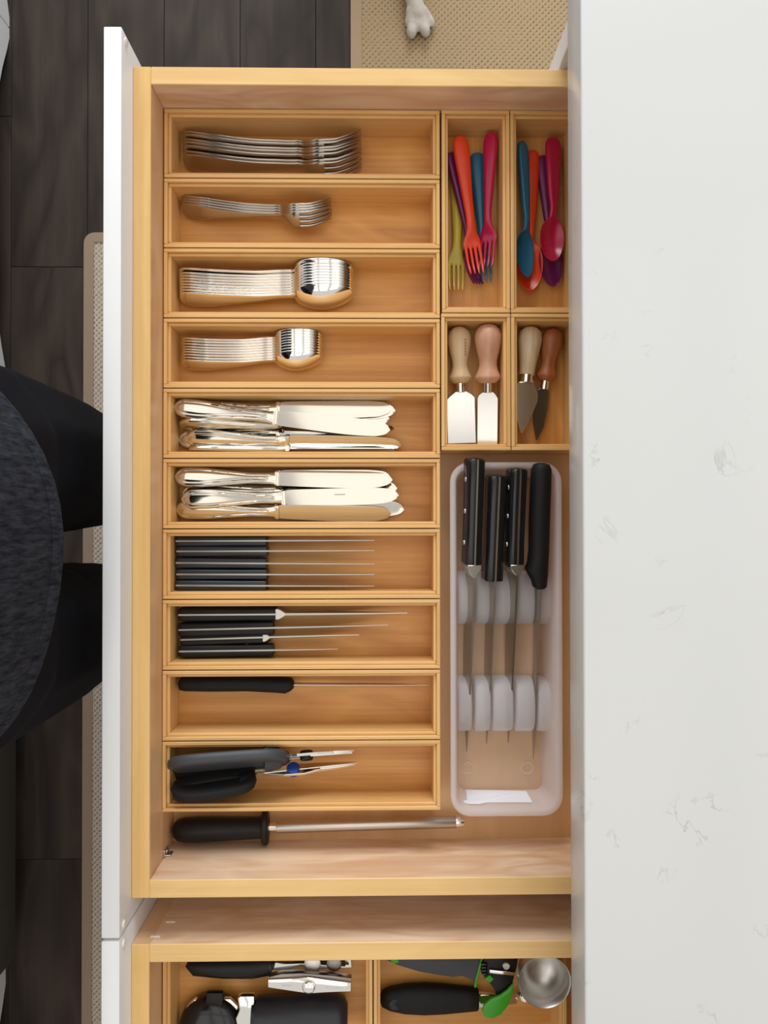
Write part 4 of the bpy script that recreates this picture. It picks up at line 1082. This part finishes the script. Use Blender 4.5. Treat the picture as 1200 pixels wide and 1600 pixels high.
# ------------------------------------------------------------------ the person standing at the drawer, seen from above
YC, XC = -.508, -.150
per = empty('person', (XC, YC, .0095))
m = MB()
capsule(m, (0, 0, .95), .090, (-.005, 0, 1.15), .085); capsule(m, (-.005, -.05, 1.28), .085, (-.005, .05, 1.28), .085)
capsule(m, (-.01, 0, 1.36), .050, (0, 0, 1.47), .048)
ball(m, (.012, 0, 1.565), .090, .074, .108); ball(m, (.060, 0, 1.515), .035, .040, .040); capsule(m, (.100, 0, 1.56), .010, (.112, 0, 1.535), .012)
for s in (-1, 1):
    ball(m, (.005, s * .075, 1.555), .018, .010, .030)
    capsule(m, (-.02, s * .155, 1.33), .050, (-.10, s * .215, 1.06), .038); capsule(m, (-.10, s * .215, 1.06), .036, (-.12, s * .235, .83), .026)
    ball(m, (-.126, s * .238, .765), .026, .015, .045)
    for k, (dx, l) in enumerate(((-.020, .050), (-.007, .062), (.007, .066), (.020, .058))):
        capsule(m, (-.126 + dx, s * .238, .735), .0085, (-.122 + dx, s * .236, .735 - l * .55), .0075); capsule(m, (-.122 + dx, s * .236, .735 - l * .55), .0075, (-.115 + dx, s * .230, .735 - l), .0065)
    capsule(m, (-.100, s * .232, .785), .010, (-.078, s * .222, .740), .008); capsule(m, (-.078, s * .222, .740), .008, (-.074, s * .218, .712), .0075)
    capsule(m, (0, s * .085, .92), .080, (0, s * .105, .80), .080); capsule(m, (0, s * .105, .80), .080, (.005, s * .105, .47), .052); capsule(m, (.005, s * .105, .47), .050, (-.015, s * .112, .09), .036)
    capsule(m, (-.03, s * .112, .045), .030, (.12, s * .125, .035), .026)
blend('body', m, M['skin'], per, .0055, 4)
m = MB()
for s in (-1, 1):
    capsule(m, (-.008, s * .070, .93), .116, (-.004, s * .085, .84), .112)
    capsule(m, (-.004, s * .092, .82), .106, (.005, s * .104, .64), .089)
    capsule(m, (.005, s * .104, .64), .089, (.010, s * .102, .47), .078); capsule(m, (.010, s * .102, .47), .078, (-.012, s * .112, .28), .060); capsule(m, (-.012, s * .112, .28), .060, (-.016, s * .113, .10), .045)
blend('trousers', m, M['pants'], per, .007, 5)['label'] = 'black close-fitting trousers'
for s in (-1, 1):
    m = MB(); capsule(m, (-.04, s * .112, .040), .040, (.06, s * .120, .040), .042); capsule(m, (.06, s * .120, .040), .042, (.135, s * .127, .030), .030)
    m.v = [(x, y, max(z, .001)) for x, y, z in m.v]
    m.build('shoe', M['black'], per, smooth=True)
def ell(z, cx, a, b_, n=48, wob=0):
    return [(cx + (a + wob * math.sin(5 * q)) * math.cos(q), (b_ + wob * math.sin(4 * q + 1)) * math.sin(q), z) for q in (2 * math.pi * i / n for i in range(n))]
rings = [ell(.925, .022, .106, .160), ell(.918, .022, .118, .171, wob=.0022), ell(.926, .022, .122, .175, wob=.0022), ell(.96, .022, .122, .174, wob=.002), ell(1.03, .018, .118, .168, wob=.001), ell(1.12, .010, .112, .160), ell(1.22, .0, .116, .168), ell(1.32, -.004, .112, .188), ell(1.375, -.008, .092, .165), ell(1.405, -.006, .070, .105), ell(1.42, -.004, .060, .072), ell(1.415, -.004, .054, .064)]
sh = MB().rings(rings, cap=False).build('shirt', M['shirt'], per, smooth=True, angle=80); sh['label'] = 'dark heather blue-grey knit top'
MB().rings([ell(.9235, .022, .1190, .1720, wob=.0022), ell(.9235, .022, .1235, .1765, wob=.0022), ell(.940, .022, .1242, .1772, wob=.0022), ell(.9425, .022, .1222, .1745, wob=.0022)], cap=False).build('hem', M['shirt'], sh, smooth=True, angle=60)
for s in (-1, 1):
    MB().tube([(-.015, s * .120, 1.345), (-.022, s * .165, 1.31), (-.062, s * .198, 1.20), (-.095, s * .214, 1.08)], [.062, .064, .054, .046], 18).build('sleeve', M['shirt'], sh, smooth=True)
m = MB(); ball(m, (-.012, 0, 1.590), .098, .086, .105); capsule(m, (-.06, 0, 1.55), .065, (-.085, 0, 1.40), .045)
blend('hair', m, M['hair'], per, .007, 3)
for s in (-1, 1):
    m = MB(); ball(m, (.092, s * .030, 1.572), .010, .012, .008); m.build('eye', M['label'], per, smooth=True)
m = MB(); ball(m, (.094, 0, 1.508), .006, .022, .006); m.build('mouth', M['handle_rose'], per, smooth=True)
tag(per, 'person in black trousers and dark knit top standing at the drawer', 'person')
